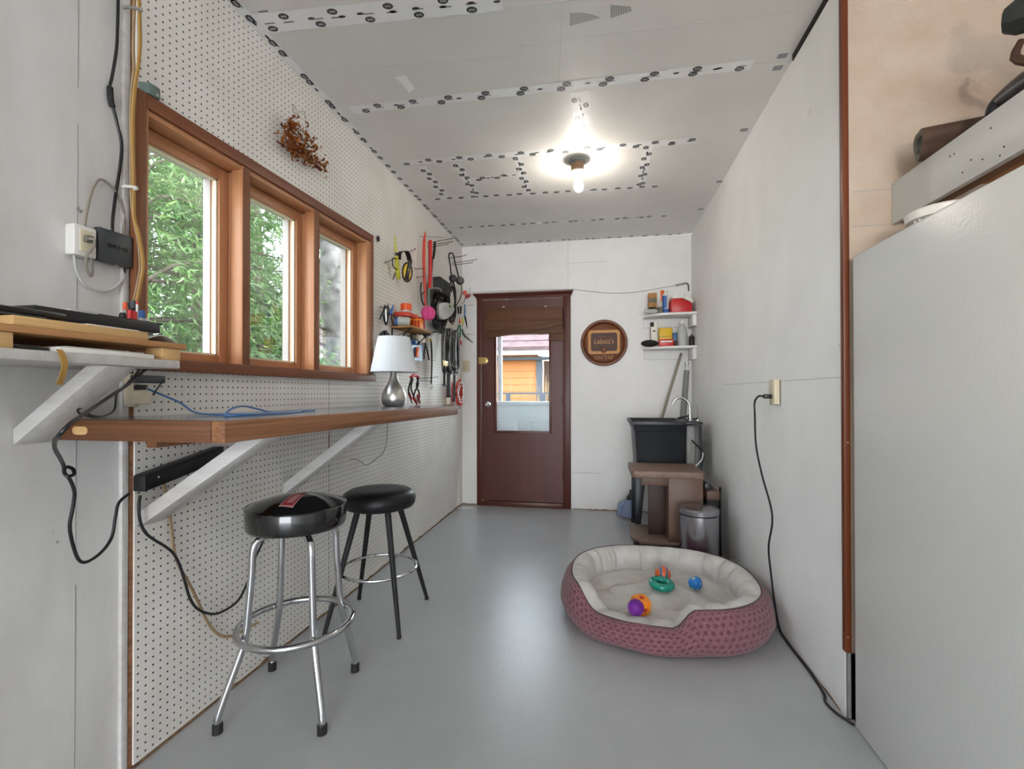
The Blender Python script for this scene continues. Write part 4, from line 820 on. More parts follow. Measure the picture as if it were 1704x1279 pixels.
# ================================================================ CART, SINK, BIN, BROOM
cy0 = 3.32; C_ = lambda a, b_: U(a, b_, y=cy0)
t = thing('utility_cart', 'brown wooden cart on casters below the black sink', 'cart', (1.86, 3.5, 0))
xl, xr = C_(1051, 790).x, C_(1174, 790).x; zt, zu = C_(1110, 785).z, C_(1110, 796).z; zb = .125; D_ = .42
g = M(); g.prism([(xl+.015, cy0, zu), (xl, cy0+.02, zu), (xl, cy0+D_, zu), (xr, cy0+D_, zu), (xr, cy0+.02, zu), (xr-.015, cy0, zu)], (0, 0, zt-zu)); g.build('top_board', 'brown_top', t, bevel=.004)
xm = C_(1113, 800).x; xp_ = C_(1172, 800).x; xh = C_(1080, 800).x; xa = C_(1062, 800).x
M().box((xm, cy0+.012, zb+.021), (xp_-.005, cy0+.035, zu-.0005)).build('front_panel', 'brown_panel', t, bevel=.002)
M().box((xm, cy0+.0355, zb+.021), (xm+.02, cy0+D_-.02, zu-.0005)).build('divider', 'brown_panel', t, bevel=.002)
M().box((xp_-.025, cy0+.0355, zb+.021), (xp_-.005, cy0+D_-.02, zu-.0005)).build('side_panel', 'brown_panel', t, bevel=.002)
M().box((xa+.025, cy0+.03, zu-.055), (xm-.0005, cy0+.05, zu-.0005)).build('apron', 'brown_panel', t, bevel=.002)
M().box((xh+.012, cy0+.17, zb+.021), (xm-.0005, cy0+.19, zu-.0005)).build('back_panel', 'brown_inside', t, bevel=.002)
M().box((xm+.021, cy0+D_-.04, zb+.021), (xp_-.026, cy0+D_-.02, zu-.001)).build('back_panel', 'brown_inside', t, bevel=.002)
g = M(); n = 8; P = [(xl+.05, cy0-.01, zb)]+[(xl+.04-.04*math.sin(PI/2*i/n), cy0+.03+.10*(1-math.cos(PI/2*i/n)), zb) for i in range(n+1)]+[(xl, cy0+D_, zb), (xr-.01, cy0+D_, zb), (xr-.01, cy0-.01, zb)]; g.prism(P, (0, 0, .02)); g.build('base_board', 'brown_top', t, bevel=.003)
M().box((xl+.07, cy0+.03, zb-.055), (xr-.06, cy0+.05, zb-.0005)).build('plinth', 'black_matte', t, bevel=.002)
for x, y in ((xl+.05, cy0+.05), (xr-.07, cy0+.07), (xl+.05, cy0+D_-.06), (xr-.07, cy0+D_-.06)):
    g = M(); g.box((x-.018, y-.02, zb-.035), (x+.018, y+.02, zb-.0005)); cs = g.build('caster', 'black_plastic', t, bevel=.003); M().lathe([(0, -.012), (.038, -.012), (.045, -.006), (.045, .006), (.038, .012), (0, .012)], (x, y, .045), 24, (1, 0, 0)).build('wheel', 'rubber', cs)
# black laundry sink on legs, standing behind the cart with its back to the right wall
sy0, sy1 = 3.80, 4.36; S_ = lambda a, b_: U(a, b_, y=sy0); zr = S_(1100, 701).z; x0, x1 = S_(1050, 705).x, S_(1143, 705).x; x2 = S_(1169.5, 705).x
zbot = S_(1100, 800).z
t = thing('laundry_sink', 'black plastic laundry sink on legs in the back right corner', 'sink', (1.95, 4.1, 0))
g = M()
def ring(ins, z, th=0): return [(x0+ins+th, sy0+ins*.7+th, z), (x1-ins*.4-th, sy0+ins*.7+th, z), (x1-ins*.4-th, sy1-ins*.7-th, z), (x0+ins+th, sy1-ins*.7-th, z)]
rows = [ring(-.0, zr), ring(-.002, zr-.028), ring(.02, zr-.03), ring(.024, zr-.075), ring(.032, zr-.077), ring(.055, zbot), ring(.055, zbot+.02, .014), ring(.02, zr-.04, .014), ring(.0, zr, .012)]
for r_ in rows: g.v += [Vector(v) for v in r_]
n = len(rows); g.f = [(i*4+j, i*4+(j+1) % 4, i*4+4+(j+1) % 4, i*4+4+j) for i in range(n-1) for j in range(4)]+[((n-1)*4+j, (n-1)*4+(j+1) % 4, (j+1) % 4, j) for j in range(4)]+[(20, 21, 22, 23)[::-1], (24, 25, 26, 27)]; g.mi = [0]*len(g.f)
g.build('tub', 'tub_black', t, bevel=.006)
M().box((x1-.012, sy0-.01, zr-.022), (x2, sy1+.01, zr-.002)).build('tap_deck', 'tub_black', t, bevel=.005)
def taper(x, y, dx, dy, top, w0, w1, m_='tub_black', foot=None):
    g = M(); g.add([(x, y, top), (x+dx*w0, y, top), (x+dx*w0, y+dy*w0*.6, top), (x, y+dy*w0*.6, top), (x, y, .03), (x+dx*w1, y, .03), (x+dx*w1, y+dy*w1*.6, .03), (x, y+dy*w1*.6, .03)], [(0, 1, 2, 3), (7, 6, 5, 4), (0, 4, 5, 1), (1, 5, 6, 2), (2, 6, 7, 3), (3, 7, 4, 0)]); o = g.build('leg', m_, t, bevel=.003)
    M().box((x-.004*dx, y-.004*dy, 0), (x+dx*(w1+.004), y+dy*(w1*.6+.004), .035)).build('foot', foot or 'black_plastic', o, bevel=.003); return o
taper(x0+.035, sy0+.03, 1, 1, zbot+.05, .08, .032, foot='orange'); taper(x2-.002, sy0+.03, -1, 1, zr-.03, .05, .028); taper(x0+.035, sy1-.03, 1, -1, zbot+.05, .08, .032); taper(x2-.002, sy1-.03, -1, -1, zr-.03, .05, .028)
g = M(); g.box((x1+.002, sy0+.03, zbot+.0), (S_(1160, 740).x, sy1-.05, zr-.026)); g.build('back_box', 'mid_grey', t, bevel=.02)
fy = sy0+.16; F_ = lambda a, b_: U(a, b_, y=fy); fx = F_(1148, 690).x
t = thing('faucet', 'chrome gooseneck faucet on the black sink deck', 'faucet', (fx, fy, zr))
g = M(); g.lathe([(0, 0), (.028, 0), (.028, .012), (.018, .02), (.016, .05), (.011, .055), (0, .055)], (fx, fy, zr-.0015), 20); g.tube([(fx, fy, zr+.02), (fx+.045, fy-.035, zr+.02), (fx+.05, fy-.045, zr+.03)], .012, 10); g.build('body', 'chrome', t)
zt_ = F_(1140, 662).z; g = M(); xe = F_(1119, 670).x; g.tube([(fx, fy, zr+.05), (fx, fy, zt_-.09), (fx-.012, fy, zt_-.035), (fx-.06, fy, zt_), (fx-.11, fy, zt_-.012), (xe, fy, F_(1118, 672).z)], .0095, 12, k=6); g.build('spout', 'chrome', t)
g = M(); g.bar((fx-.01, fy-.01, zr+.038), (fx-.10, fy-.06, zr+.020), .02, .014); g.build('handle', 'black_plastic', t, bevel=.003)
g = M(); a = F_(1161, 700); g.tube([(a.x, fy, zr-.001), (a.x, fy, F_(1161, 680).z), (a.x-.008, fy, F_(1161, 673).z)], .004, 8); g.lathe([(0, 0), (.014, 0), (.012, .02), (0, .02)], (a.x, fy, zr-.0015), 14); tag(g.build('side_sprayer', 'chrome'), 'thin chrome rod standing on the sink deck beside the faucet', 'rod')
hy = sy0-.005; H_ = lambda a, b_: U(a, b_, y=hy)
g = M(); g.tube([H_(1151, 732), H_(1160, 741), H_(1168, 748), H_(1171, 760), H_(1168, 775)], .005, 8, k=5); tag(g.build('sink_hose', 'black_plastic'), 'black hose curving down the right side of the sink', 'hose')
g = M(); g.tube([H_(1170, 752), H_(1169, 762), H_(1163, 770), H_(1156, 776), H_(1148, 777)], .005, 8, k=5); tag(g.build('sink_hose', 'white_cable'), 'white hose curling below the sink onto the cart', 'hose')
g = M(); g.tube([H_(1152, 735), H_(1151, 752), H_(1148, 764), H_(1143, 776)], .0035, 8, k=5); tag(g.build('sink_hose', 'grey_cable'), 'thin grey hose hanging between the tub and its back', 'hose')
# steel pedal bin
by = 3.17; bxc = U(1163, 880, y=by).x; rb = .118; zt_ = U(1163, 843, y=by).z
t = thing('pedal_bin', 'round stainless steel pedal bin beside the brown cart', 'bin', (bxc, by, 0))
M().lathe([(0, .012), (rb-.004, .012), (rb, .02), (rb, zt_-.045), (rb-.004, zt_-.042), (0, zt_-.042)], (bxc, by, 0), 56).build('body', 'steel', t)
M().lathe([(0, 0), (rb+.002, 0), (rb+.002, .0115), (0, .0115)], (bxc, by, 0), 48).build('base_ring', 'black_plastic', t)
M().lathe([(0, zt_-.041), (rb-.002, zt_-.041), (rb-.002, zt_-.036), (0, zt_-.036)], (bxc, by, 0), 48).build('gasket', 'black_plastic', t)
M().lathe([(0, zt_-.0355), (rb+.003, zt_-.0355), (rb+.004, zt_-.012), (rb-.004, zt_-.002), (rb-.02, zt_), (rb-.05, zt_+.006), (.02, zt_+.010), (0, zt_+.010)], (bxc, by, 0), 56).build('lid', 'steel', t)
g = M(); g.box((bxc-.03, by-rb-.035, .012), (bxc+.03, by-rb+.001, .022)); g.build('pedal', 'black_plastic', t, bevel=.003)
# brown box to the right of the cart
ky = 3.40; K_ = lambda a, b_: U(a, b_, y=ky); xa, xb = K_(1175.5, 830).x, min(K_(1197, 830).x, W-.012)
t = thing('storage_box', 'brown box between the cart and the right wall', 'box', (xa, ky, 0)); zk = K_(1185, 817).z
M().box((xa+.002, ky, .0), (xb, ky+.26, zk-.06)).build('body', 'black_matte', t, bevel=.004); M().box((xa+.0015, ky-.008, zk-.0595), (xb+.002, ky+.265, zk)).build('rim', 'brown_panel', t, bevel=.004)
M().box((xb+.0025, ky-.02, .0), (xb+.010, ky+.02, zk+.03)).build('side_post', 'black_matte', t, bevel=.002)
g = M(); g.prism([(K_(1174.5, 816).x+.004, ky+.05, zk+.0005), (K_(1190, 816).x, ky+.05, zk+.0005), (K_(1183, 808).x, ky+.05, K_(1183, 809).z), (K_(1180, 806).x, ky+.05, K_(1180, 806).z), (K_(1174.5, 806).x+.004, ky+.05, K_(1174, 806).z)], (0, .12, 0)); tag(g.build('black_block', 'black_plastic', bevel=.003), 'black plastic piece lying on the brown box by the wall', 'plastic piece')
# broom with blue bristles
wy = 4.45; B2 = lambda a, b_: U(a, b_, y=wy)
t = thing('broom', 'broom with blue-grey bristles standing behind the cart', 'broom', B2(1042, 858))
nk = B2(1050, 824); g = M(); rr = random.Random(8); top = nk+Vector((0, 0, -.01))
for i in range(700):
    u = rr.random(); e = Vector((B2(1026+30*u, 850).x, wy+.09*(rr.random()-.5), .004+B2(1040, 846+13*u).z*0+.02*(1-u)+.10*(.5-u)*0+.012*rr.random())); s_ = top+Vector((.07*(u-.5), .03*(rr.random()-.5), -.02)); mid = (s_+e)/2+Vector(((u-.6)*.05, 0, .02)); d = (e-s_).normalized(); sd = d.cross(Vector((0, 1, 0))).normalized()*.0017
    g.add([s_+sd, s_-sd, mid-sd*1.3, mid+sd*1.3, e-sd*.6, e+sd*.6], [(0, 1, 2, 3), (3, 2, 4, 5)])
o = g.build('bristles', 'bristle_blue', t, smooth=False)
g = M(); g.lathe([(0, 0), (.045, .0), (.035, .03), (.014, .055), (.013, .09), (0, .09)], nk+Vector((0, 0, -.035)), 16); g.build('ferrule', 'black_plastic', t)
g = M(); e = B2(1055, 770); g.tube([nk+Vector((0, 0, .05)), Vector((e.x+.01, wy+.08, e.z)), Vector((e.x+.02, wy+.10, .80))], .010, 10); g.build('handle', 'white_plastic', t)
# poles leaning in the corner
g = M(); a, b_ = U(1133, 590, y=YB-.06), U(1100, 700, y=YB-.20); d = b_-a; g.tube([a-d*.02, b_, b_+d*1.05], .0125, 12); tag(g.build('mop_pole', 'grey_cable'), 'grey wooden pole leaning from the corner shelf down behind sink', 'pole')
g = M(); a, b_ = U(1143, 616, y=YB-.07), U(1137, 690, y=YB-.09); g.tube([(a.x, a.y, a.z), (b_.x, b_.y, b_.z), (b_.x-.02, b_.y-.02, .02)], [.024, .028, .022], 14); hd = thing('folded_umbrella', 'dark grey closed umbrella standing upright in the back corner', 'umbrella', (a.x, a.y, .0)); g.build('canopy', 'mid_grey', hd)
g = M(); p = U(1143, 606, y=YB-.07); g.lathe([(0, 0), (.008, 0), (.008, .05), (.018, .055), (.018, .08), (0, .085)], (a.x, a.y, a.z-.002), 12); g.build('handle', 'zinc', hd)

# ================================================================ CORNER SHELVES AND GOODS
def corner_shelf(zt, label):
    t = thing('corner_shelf', label, 'shelf', (2.0, YB-.12, zt), 'corner shelves'); g = M(); n = 16; x0 = U(1066, 525, y=YB).x+.02; dp = .265
    P = [(W-.0015, YB-.0015, zt-.02), (W-.0015, YB-dp-.01, zt-.02)]+[(W-.07-(W-.07-x0)*math.sin(PI/2*i/n)**.8, YB-.0015-dp*(math.cos(PI/2*i/n)**.62 if i < n else 0), zt-.02) for i in range(n+1)]
    g.prism(P, (0, 0, .02)); g.build('shelf_board', 'white_wall', t, bevel=.002)
    M().box((x0+.01, YB-.022, zt-.105), (W-.035, YB-.0015, zt-.0205)).build('back_rail', 'white_wall', t, bevel=.002)
    M().box((W-.034, YB-.25, zt-.12), (W-.0015, YB-.0235, zt-.0205)).build('side_rail', 'white_wall', t, bevel=.002); return t
z1s = U(1130, 519, y=YB-.26).z; z2s = U(1130, 575, y=YB-.26).z
corner_shelf(z1s, 'upper white corner shelf holding the red cooler'); corner_shelf(z2s, 'lower white corner shelf holding the yellow case')
def item(name, label, cat, l, r, top, zs, dep, th, m, parts=(), grp=None, bevel=.004, cyl=False, pad=0):
    """box or can standing on a corner shelf, front dep metres in front of the back wall"""
    y = YB-dep; a, b_ = U(l, 500, y=y).x, U(r, 500, y=y).x; h = U((l+r)/2, top, y=y).z; z0 = zs+.0005+pad; t = thing(name, label, cat, ((a+b_)/2, y+th/2, z0), grp)
    if cyl: M().lathe(cyl((b_-a)/2, h-z0), ((a+b_)/2, y+(b_-a)/2, z0), 24).build('body', m, t)
    else: M().box((a, y, z0), (b_, y+th, h)).build('body', m, t, bevel=bevel)
    for (n_, fx0, fx1, fz0, fz1, mm, pr) in parts: M().box((a+(b_-a)*fx0, y-pr, z0+(h-z0)*fz0), (a+(b_-a)*fx1, y-.0002, z0+(h-z0)*fz1)).build(n_, mm, t, bevel=.0006)
    return t, a, b_, y, z0, h
can = lambda r, h: [(0, 0), (r, 0), (r, h*.8), (r*.75, h*.88), (r*.4, h*.9), (r*.4, h), (0, h)]
item('coffee_bag', 'brown bag with dark picture on the upper corner shelf', 'bag', 1079, 1093, 487, z1s, .17, .07, 'cardboard', (('dark_picture', .05, .9, .14, .34, 'black_matte', .002), ('label', .05, .95, .55, .75, 'felt_grey', .002)), pad=.0)
item('orange_carton', 'white and orange carton behind the blue spray can', 'carton', 1091, 1106, 483, z1s, .09, .05, 'paper', (('orange_band', .55, 1, .55, 1, 'orange', .002),))
item('spray_can', 'blue and white spray can beside the red cooler', 'spray can', 1103, 1113.5, 482, z1s, .205, .06, 'white_plastic', (), cyl=lambda r, h: [(0, 0), (r, 0), (r, h*.2), (r, h*.78), (r*.8, h*.86), (r*.5, h*.88), (r*.5, h), (0, h)])
o = bpy.data.objects['spray_can']; 
y = YB-.205; a, b_ = U(1103, 500, y=y).x, U(1113.5, 500, y=y).x; r = (b_-a)/2; h = U(1108, 482, y=y).z-z1s
g = M(); cc = ((a+b_)/2, y+r, z1s+.001); nn = 20; vs = [(cc[0]+(r+.0006)*math.cos(PI*1.0+1.9*i/nn), cc[1]+(r+.0006)*math.sin(PI*1.0+1.9*i/nn), cc[2]+zz) for zz in (h*.22, h*.76) for i in range(nn+1)]; g.add(vs, [(i, i+1, nn+2+i, nn+1+i) for i in range(nn)]); g.build('blue_label', 'blue', o)
g = M(); g.lathe([(r+.0006, .0), (r+.0006, h*.2)], cc, 24); g.build('base_band', 'blue', o)
y = YB-.235; a, b_ = U(1071, 515, y=y), U(1094, 512, y=y); g = M(); g.tube([(a.x, y+.02, z1s+.014), (a.x+.015, y+.02, z1s+.022), (b_.x-.02, y+.02, z1s+.024), (b_.x, y+.02, z1s+.018)], [.006, .020, .022, .014], 14, flat=(1, 1)); lo = min(v.z for v in g.v); g.v = [v+Vector((0, 0, z1s+.0008-lo)) for v in g.v]; tag(g.build('plastic_packet', 'clear_grey'), 'clear plastic packet lying in front of the brown bag', 'packet')
item('small_box', 'small grey-brown box between the packet and the spray can', 'box', 1094, 1103, 510, z1s, .22, .05, 'felt_grey')
# red cooler with white lid
y = YB-.24; a, b_ = U(1117, 500, y=y).x, U(1152, 500, y=y).x; zt_ = U(1120, 496.5, y=y).z; zm = U(1150, 504, y=y).z; z0 = z1s+.0005
t = thing('cooler', 'small red cooler with white sloping lid on the upper corner shelf', 'cooler', ((a+b_)/2, y+.09, z0))
xk = a+(b_-a)*.55; g = M(); g.prism([(a, y, z0), (b_, y, z0), (b_, y, zm), (xk, y, zt_), (a, y, zt_)], (0, .17, 0)); g.build('body', 'red', t, bevel=.008)
g = M(); g.prism([(a+.004, y-.006, zt_+.0005), (xk, y-.006, zt_+.0005), (b_+.006, y-.006, zm+.001), (b_+.006, y-.006, zm+.034), (xk+.006, y-.006, zt_+.034), (a+.014, y-.006, zt_+.034)], (0, .182, 0)); g.build('lid', 'white_plastic', t, bevel=.003)
g = M(); g.tube([(xk+.01, y-.010, zt_-.01), (xk+.02, y-.012, zt_+.032), (xk+.02, y+.19, zt_+.032), (xk+.01, y+.185, zt_-.01)], .005, 8); g.build('handle', 'white_plastic', t)
item('slim_carton', 'tall slim white carton with black top on the lower corner shelf', 'carton', 1082, 1094, 536, z2s, .13, .05, 'paper', (('black_top', 0, .5, .82, 1, 'black_matte', .002), ('side_stripe', 0, .07, 0, .8, 'tarp_brown', .002), ('mark', .4, .7, .12, .2, 'mid_grey', .002), ('mark', .35, .7, .62, .68, 'dark_grey', .002)))
y = YB-.235; P_ = lambda a, b_: U(a, b_, y=y)
g = M(); a, b_ = P_(1067, 570), P_(1097, 570); g.sph(((a.x+b_.x)/2, y+.045, z2s+.03), ((b_.x-a.x)/2, .045, .032), 24); lo = min(v.z for v in g.v); g.v = [v+Vector((0, 0, z2s+.001-lo)) for v in g.v]; tag(g.build('black_pouch', 'black_matte'), 'soft black pouch lying at the rounded end of the lower shelf', 'pouch')
item('red_box', 'red and white box under the yellow case', 'box', 1097, 1121, 564, z2s, .25, .07, 'red', (('white_print', .1, .9, .55, .8, 'white_plastic', .0005),))
t, a, b_, y, z0, h = item('yellow_case', 'rounded yellow plastic case standing behind the red box', 'case', 1096.5, 1119, 545, z2s, .17, .06, 'yellow', (), bevel=.012)
M().box((a-.002, y-.003, z0+(h-z0)*.52), (b_+.002, y+.063, z0+(h-z0)*.55)).build('lid_seam', 'tan_cable', t)
item('blue_carton', 'small pale blue carton beside the clear bottle', 'carton', 1120, 1128, 553, z2s, .13, .05, 'blue_cable')
t, a, b_, y, z0, h = item('spray_bottle', 'clear trigger bottle on the lower corner shelf', 'bottle', 1128, 1145, 529, z2s, .21, .06, 'clear_grey', (), cyl=lambda r, h: [(0, 0), (r, 0), (r, h*.45), (r*.7, h*.7), (r*.4, h*.78), (r*.4, h*.82), (0, h*.82)])
M().lathe([(0, 0), (.016, 0), (.016, .02), (.010, .03), (0, .034)], ((a+b_)/2, y+(b_-a)/2, z0+(h-z0)*.825), 14).build('cap', 'white_plastic', t)
item('black_tin', 'dark tin at the wall end of the lower corner shelf', 'tin', 1147, 1156, 556, z2s, .16, .06, 'black_plastic', (), cyl=can)
item('brown_jar', 'short dark jar in front of the blue carton', 'jar', 1121, 1128, 566, z2s, .235, .04, 'tarp_brown', (), cyl=can)
# round carved pub sign
sc_ = U(1005, 570.5, y=YB); R = .226; t = thing('pub_sign', 'round carved wooden beer sign on the back wall', 'sign', (sc_.x, YB, sc_.z-R))
M().lathe([(0, -.014), (R*.80, -.014), (R*.83, -.010), (R*.86, -.020), (R*.90, -.028), (R*.97, -.028), (R, -.020), (R, -.0008), (0, -.0008)], (sc_.x, YB, sc_.z), 72, (0, 1, 0)).build('board', 'sign_wood', t)
def rrect(w_, h_, r, bulge=0, n=8):
    P = []
    for cx_, cz_, a0 in ((w_-r, h_-r, 0), (-w_+r, h_-r, 90), (-w_+r, -h_+r, 180), (w_-r, -h_+r, 270)):
        for i in range(n+1): a = math.radians(a0+90*i/n); x, z = cx_+r*math.cos(a), cz_+r*math.sin(a); P.append((x*(1+bulge*(1-(z/h_)**2)), z*(1+bulge*(1-(x/w_)**2))))
    return P
o_, i_ = rrect(.150, .114, .025, .05), rrect(.124, .088, .02, .05); zc2 = sc_.z+.008; n = len(o_)
g = M(); vs = [(sc_.x+x, YB-d, zc2+z) for d in (.0145, .026) for P in (o_, i_) for x, z in P]
g.add(vs, [(2*n+i, 2*n+(i+1) % n, 3*n+(i+1) % n, 3*n+i) for i in range(n)]+[(i, (i+1) % n, 2*n+(i+1) % n, 2*n+i) for i in range(n)]+[(n+i, 3*n+i, 3*n+(i+1) % n, n+(i+1) % n) for i in range(n)]); g.build('frame', 'sign_tan', t, ang=50)
g = M(); g.prism([(sc_.x+x*.995, YB-.0145, zc2+z*.995) for x, z in i_], (0, -.003, 0)); g.build('dark_field', 'sign_dark', t, smooth=False)
g = M(); text_mesh("Labatt's", .074, .007, (sc_.x, YB-.021, zc2+.006), (1, 0, 0), (.10, 0, 1), 0, g, sx=.86); g.build('lettering', 'sign_tan', t, smooth=False)
g = M()
for i, (w_, zz) in enumerate(((.018, .054), (.022, .054), (.018, .052), (.014, .052))): g.box((sc_.x-.055+i*.032, YB-.020, zc2+zz-.011), (sc_.x-.055+i*.032+w_, YB-.0176, zc2+zz+.009))
g.box((sc_.x+.045, YB-.02, zc2-.056), (sc_.x+.085, YB-.0176, zc2-.044)); g.box((sc_.x-.095, YB-.02, zc2-.056), (sc_.x-.045, YB-.0176, zc2-.046)); g.build('carved_marks', 'sign_wood', t, bevel=.002)
g = M(); g.lathe([(0, -.030), (.024, -.029), (.030, -.026), (.032, -.0178), (0, -.0178)], (sc_.x-.002, YB, zc2-.078), 28, (0, 1, 0)); g.build('seal', 'sign_wood', t)
g = M(); text_mesh('ON TAP', .050, .005, (sc_.x-.002, YB-.0165, sc_.z-.146), (1, 0, 0), (0, 0, 1), 0, g, sx=1.0); g.build('lettering', 'sign_tan', t, smooth=False)
# wire line along the back wall
wy = YB-.012; w_ = lambda a, b_: U(a, b_, y=wy); g = M(); g.tube([w_(770, 488.5), w_(800, 486), w_(860, 483.2), w_(946, 481), w_(962, 482), w_(1000, 486.5), w_(1030, 487.5), w_(1060, 485.5), w_(1092, 480), w_(1126, 474)], .0032, 6, k=4)
t = thing('wire_line', 'thin grey wire line with turnbuckle strung above door and shelves', 'wire', w_(946, 483)); g.build('wire', 'light_grey', t)
g = M(); a, b_ = w_(1127, 474), w_(1138, 471.5); g.tube([a, b_], .009, 8); g.lathe([(0, -.012), (.012, -.012), (.012, .012), (0, .012)], a, 10, (1, 0, .2)); g.lathe([(0, -.012), (.012, -.012), (.012, .012), (0, .012)], b_, 10, (1, 0, .2)); g.build('turnbuckle', 'zinc', t)
g = M(); g.tube([w_(1138, 471.5), w_(1143, 471), w_(1145.5, 475), w_(1146, 484)], .005, 6, k=3); g.build('hook', 'black_matte', t)

# ================================================================ RIGHT WALL, FRIDGE, SHELF
p = U(1295, 652, x=W); t = thing('wall_outlet', 'ivory wall outlet with a black plug on the right wall', 'outlet', (W, p.y, p.z-.06))
M().box((W-.030, p.y-.036, p.z-.06), (W-.004, p.y+.036, p.z+.06)).build('cover_plate', 'ivory', t, bevel=.004); M().box((W-.0038, p.y-.028, p.z-.052), (W-.0006, p.y+.028, p.z+.052)).build('back_box', 'dark_gap', t)
g = M(); g.lathe([(0, 0), (.016, 0), (.017, .0015), (0, .0015)], (W-.0302, p.y, p.z+.02), 20, (-1, 0, 0)); g.build('socket', 'ivory', t)
pc = Vector((W-.0318, p.y, p.z-.022)); t = thing('power_cable', 'black power cord plugged into the right wall outlet, trailing to floor', 'cord', (W, p.y, 0))
g = M(); g.bar(pc, pc+Vector((-.034, 0, .001)), .026, .022); g.build('plug', 'black_plastic', t, bevel=.004)
f_ = W-.012; e0 = pc+Vector((-.036, 0, .001))
pts = [e0, e0+Vector((-.02, .004, 0)), e0+Vector((-.03, .03, -.03)), U(1256, 690, x=W-.05), U(1258, 740, x=W-.05), U(1268, 790, x=W-.05), U(1282, 840, x=W-.045), U(1285, 870, x=W-.04), U(1279, 910, x=W-.035), U(1283, 955, x=W-.018), U(1290, 1010, x=W-.010), U(1298, 1048, x=W-.006)]
pts += [Vector((W-.012, U(1310, 1068, x=W-.012).y, .006)), Vector((W-.010, U(1345, 1112, x=W).y, .006)), Vector((W-.016, RE+.13, .006)), Vector((W-.034, RE+.07, .006)), Vector((W-.026, RE+.015, .006)), Vector((W-.008, RE-.022, .006)), Vector((W+.004, RE-.045, .006))]
g = M(); g.tube(pts, .0048, 8, k=6); g.build('cable', 'black_plastic', t)
# fridge
fx, fy1, fy0, fz = W+.004, U(1420, 800, x=W+.004).y, .98, U(1420, 425, x=W+.004).z
t = thing('fridge', 'white enamelled fridge standing against the right side', 'fridge', (fx+.33, (fy0+fy1)/2, 0)); xr = 2.93
g = M(); g.box((fx, fy0+.07, .004), (xr, fy1, fz)); g.build('cabinet', 'fridge_white', t, bevel=.008, seg=3)
g = M(); g.box((fx, fy0, .06), (xr, fy0+.065, fz)); d = g.build('door', 'fridge_white', t, bevel=.012, seg=3)
g = M(); g.tube([(fx+.07, fy0-.001, .8), (fx+.07, fy0-.04, .83), (fx+.07, fy0-.04, 1.17), (fx+.07, fy0-.001, 1.2)], .011, 10); g.build('handle', 'light_grey', d)
# white pail ring lying on the fridge
p = U(1545, 352, z=fz+.02); g = M(); cx_, cy2, r = 2.40, 1.60, .085
t = thing('tub_lid', 'white plastic tub with ribbed rim lying on the fridge', 'tub', (cx_, cy2, fz)); M().lathe([(0, .001), (r+.01, .001), (r+.012, .02), (r-.01, .024), (0, .024)], (cx_, cy2, fz), 40).build('base', 'white_plastic', t); M().lathe([(0, .0245), (r-.016, .0245), (r-.016, .040), (0, .040)], (cx_, cy2, fz), 40).build('neck', 'clear_grey', t)
M().lathe([(0, .0405), (r, .0405), (r+.004, .062), (r-.003, .068), (0, .070)], (cx_, cy2, fz), 40).build('lid', 'white_plastic', t)
g = M()
for i in range(24): a = 2*PI*i/24; d = Vector((math.cos(a), math.sin(a), 0)); c0 = Vector((cx_, cy2, fz+.0245))+d*(r-.0155); g.bar(c0, c0+Vector((0, 0, .0155)), .004, .01, d)
g.build('rib', 'white_plastic', t)
# shelf above the fridge
qx = U(1483, 305, y=AY).x; zt_, zb_ = 1.874, 1.732
t = thing('overhead_shelf', 'white shelf with deep white edge board above the fridge', 'shelf', (qx+.3, 1.2, zb_))
M().box((qx, .35, zb_+.0), (qx+.019, AY-.0015, zt_)).build('edge_board', 'fascia_white', t, bevel=.0015)
M().box((qx+.0195, .35, zt_-.022), (3.28, AY-.0015, zt_-.002)).build('shelf_board', 'pallet_wood', t, smooth=False)
M().box((qx+.0195, .35, zb_+.004), (qx+.06, AY-.0015, zb_+.07)).build('bearer', 'counter_edge', t, bevel=.002)
g = M()
for a, b_ in ((1581, 260), (1588, 256), (1635, 265), (1616, 266), (1649, 213), (1602, 287), (1664, 259), (1671, 244)):
    p = U(a, b_, x=qx); g.lathe([(0, -.0006), (.0025, -.0006), (.0025, 0)], (qx, p.y, p.z), 8, (1, 0, 0))
g.build('nail_hole', 'dark_gap', t)
# rolled mat
a = Vector((2.395, 1.69, zt_+.0545)); b_ = Vector((2.86, 1.56, zt_+.0545)); t = thing('rolled_mat', 'rolled brown groundsheet with grey felt lining lying on overhead shelf', 'rolled mat', (a.x, a.y, zt_))
d = (b_-a).normalized(); g = M(); n = 30; sd = Vector((-d.y, d.x, 0))
def rollring(P, r0, kk): return [P+(sd*math.cos(2*PI*i/n)+Vector((0, 0, 1))*math.sin(2*PI*i/n))*r0*(1+.16*math.cos(3*(2*PI*i/n-.6))) for i in range(n)]
rows = [rollring(a-d*.004, .030, 0), rollring(a-d*.004, .045, 0), rollring(a+d*.01, .046, 0), rollring(b_, .046, 0)]
g.add(sum(rows[1:], []), [(i*n+j, i*n+(j+1) % n, (i+1)*n+(j+1) % n, (i+1)*n+j) for i in range(2) for j in range(n)]+[tuple(2*n+j for j in range(n))[::-1]]); g.build('cover', 'tarp_brown', t)
g = M(); g.add(rollring(a-d*.004, .0445, 0)+rollring(a-d*.002, .026, 0)+rollring(a+d*.12, .024, 0), [(i*n+j, i*n+(j+1) % n, (i+1)*n+(j+1) % n, (i+1)*n+j) for i in range(2) for j in range(n)]+[tuple(2*n+j for j in range(n))]); g.build('felt_lining', 'felt_grey', t)
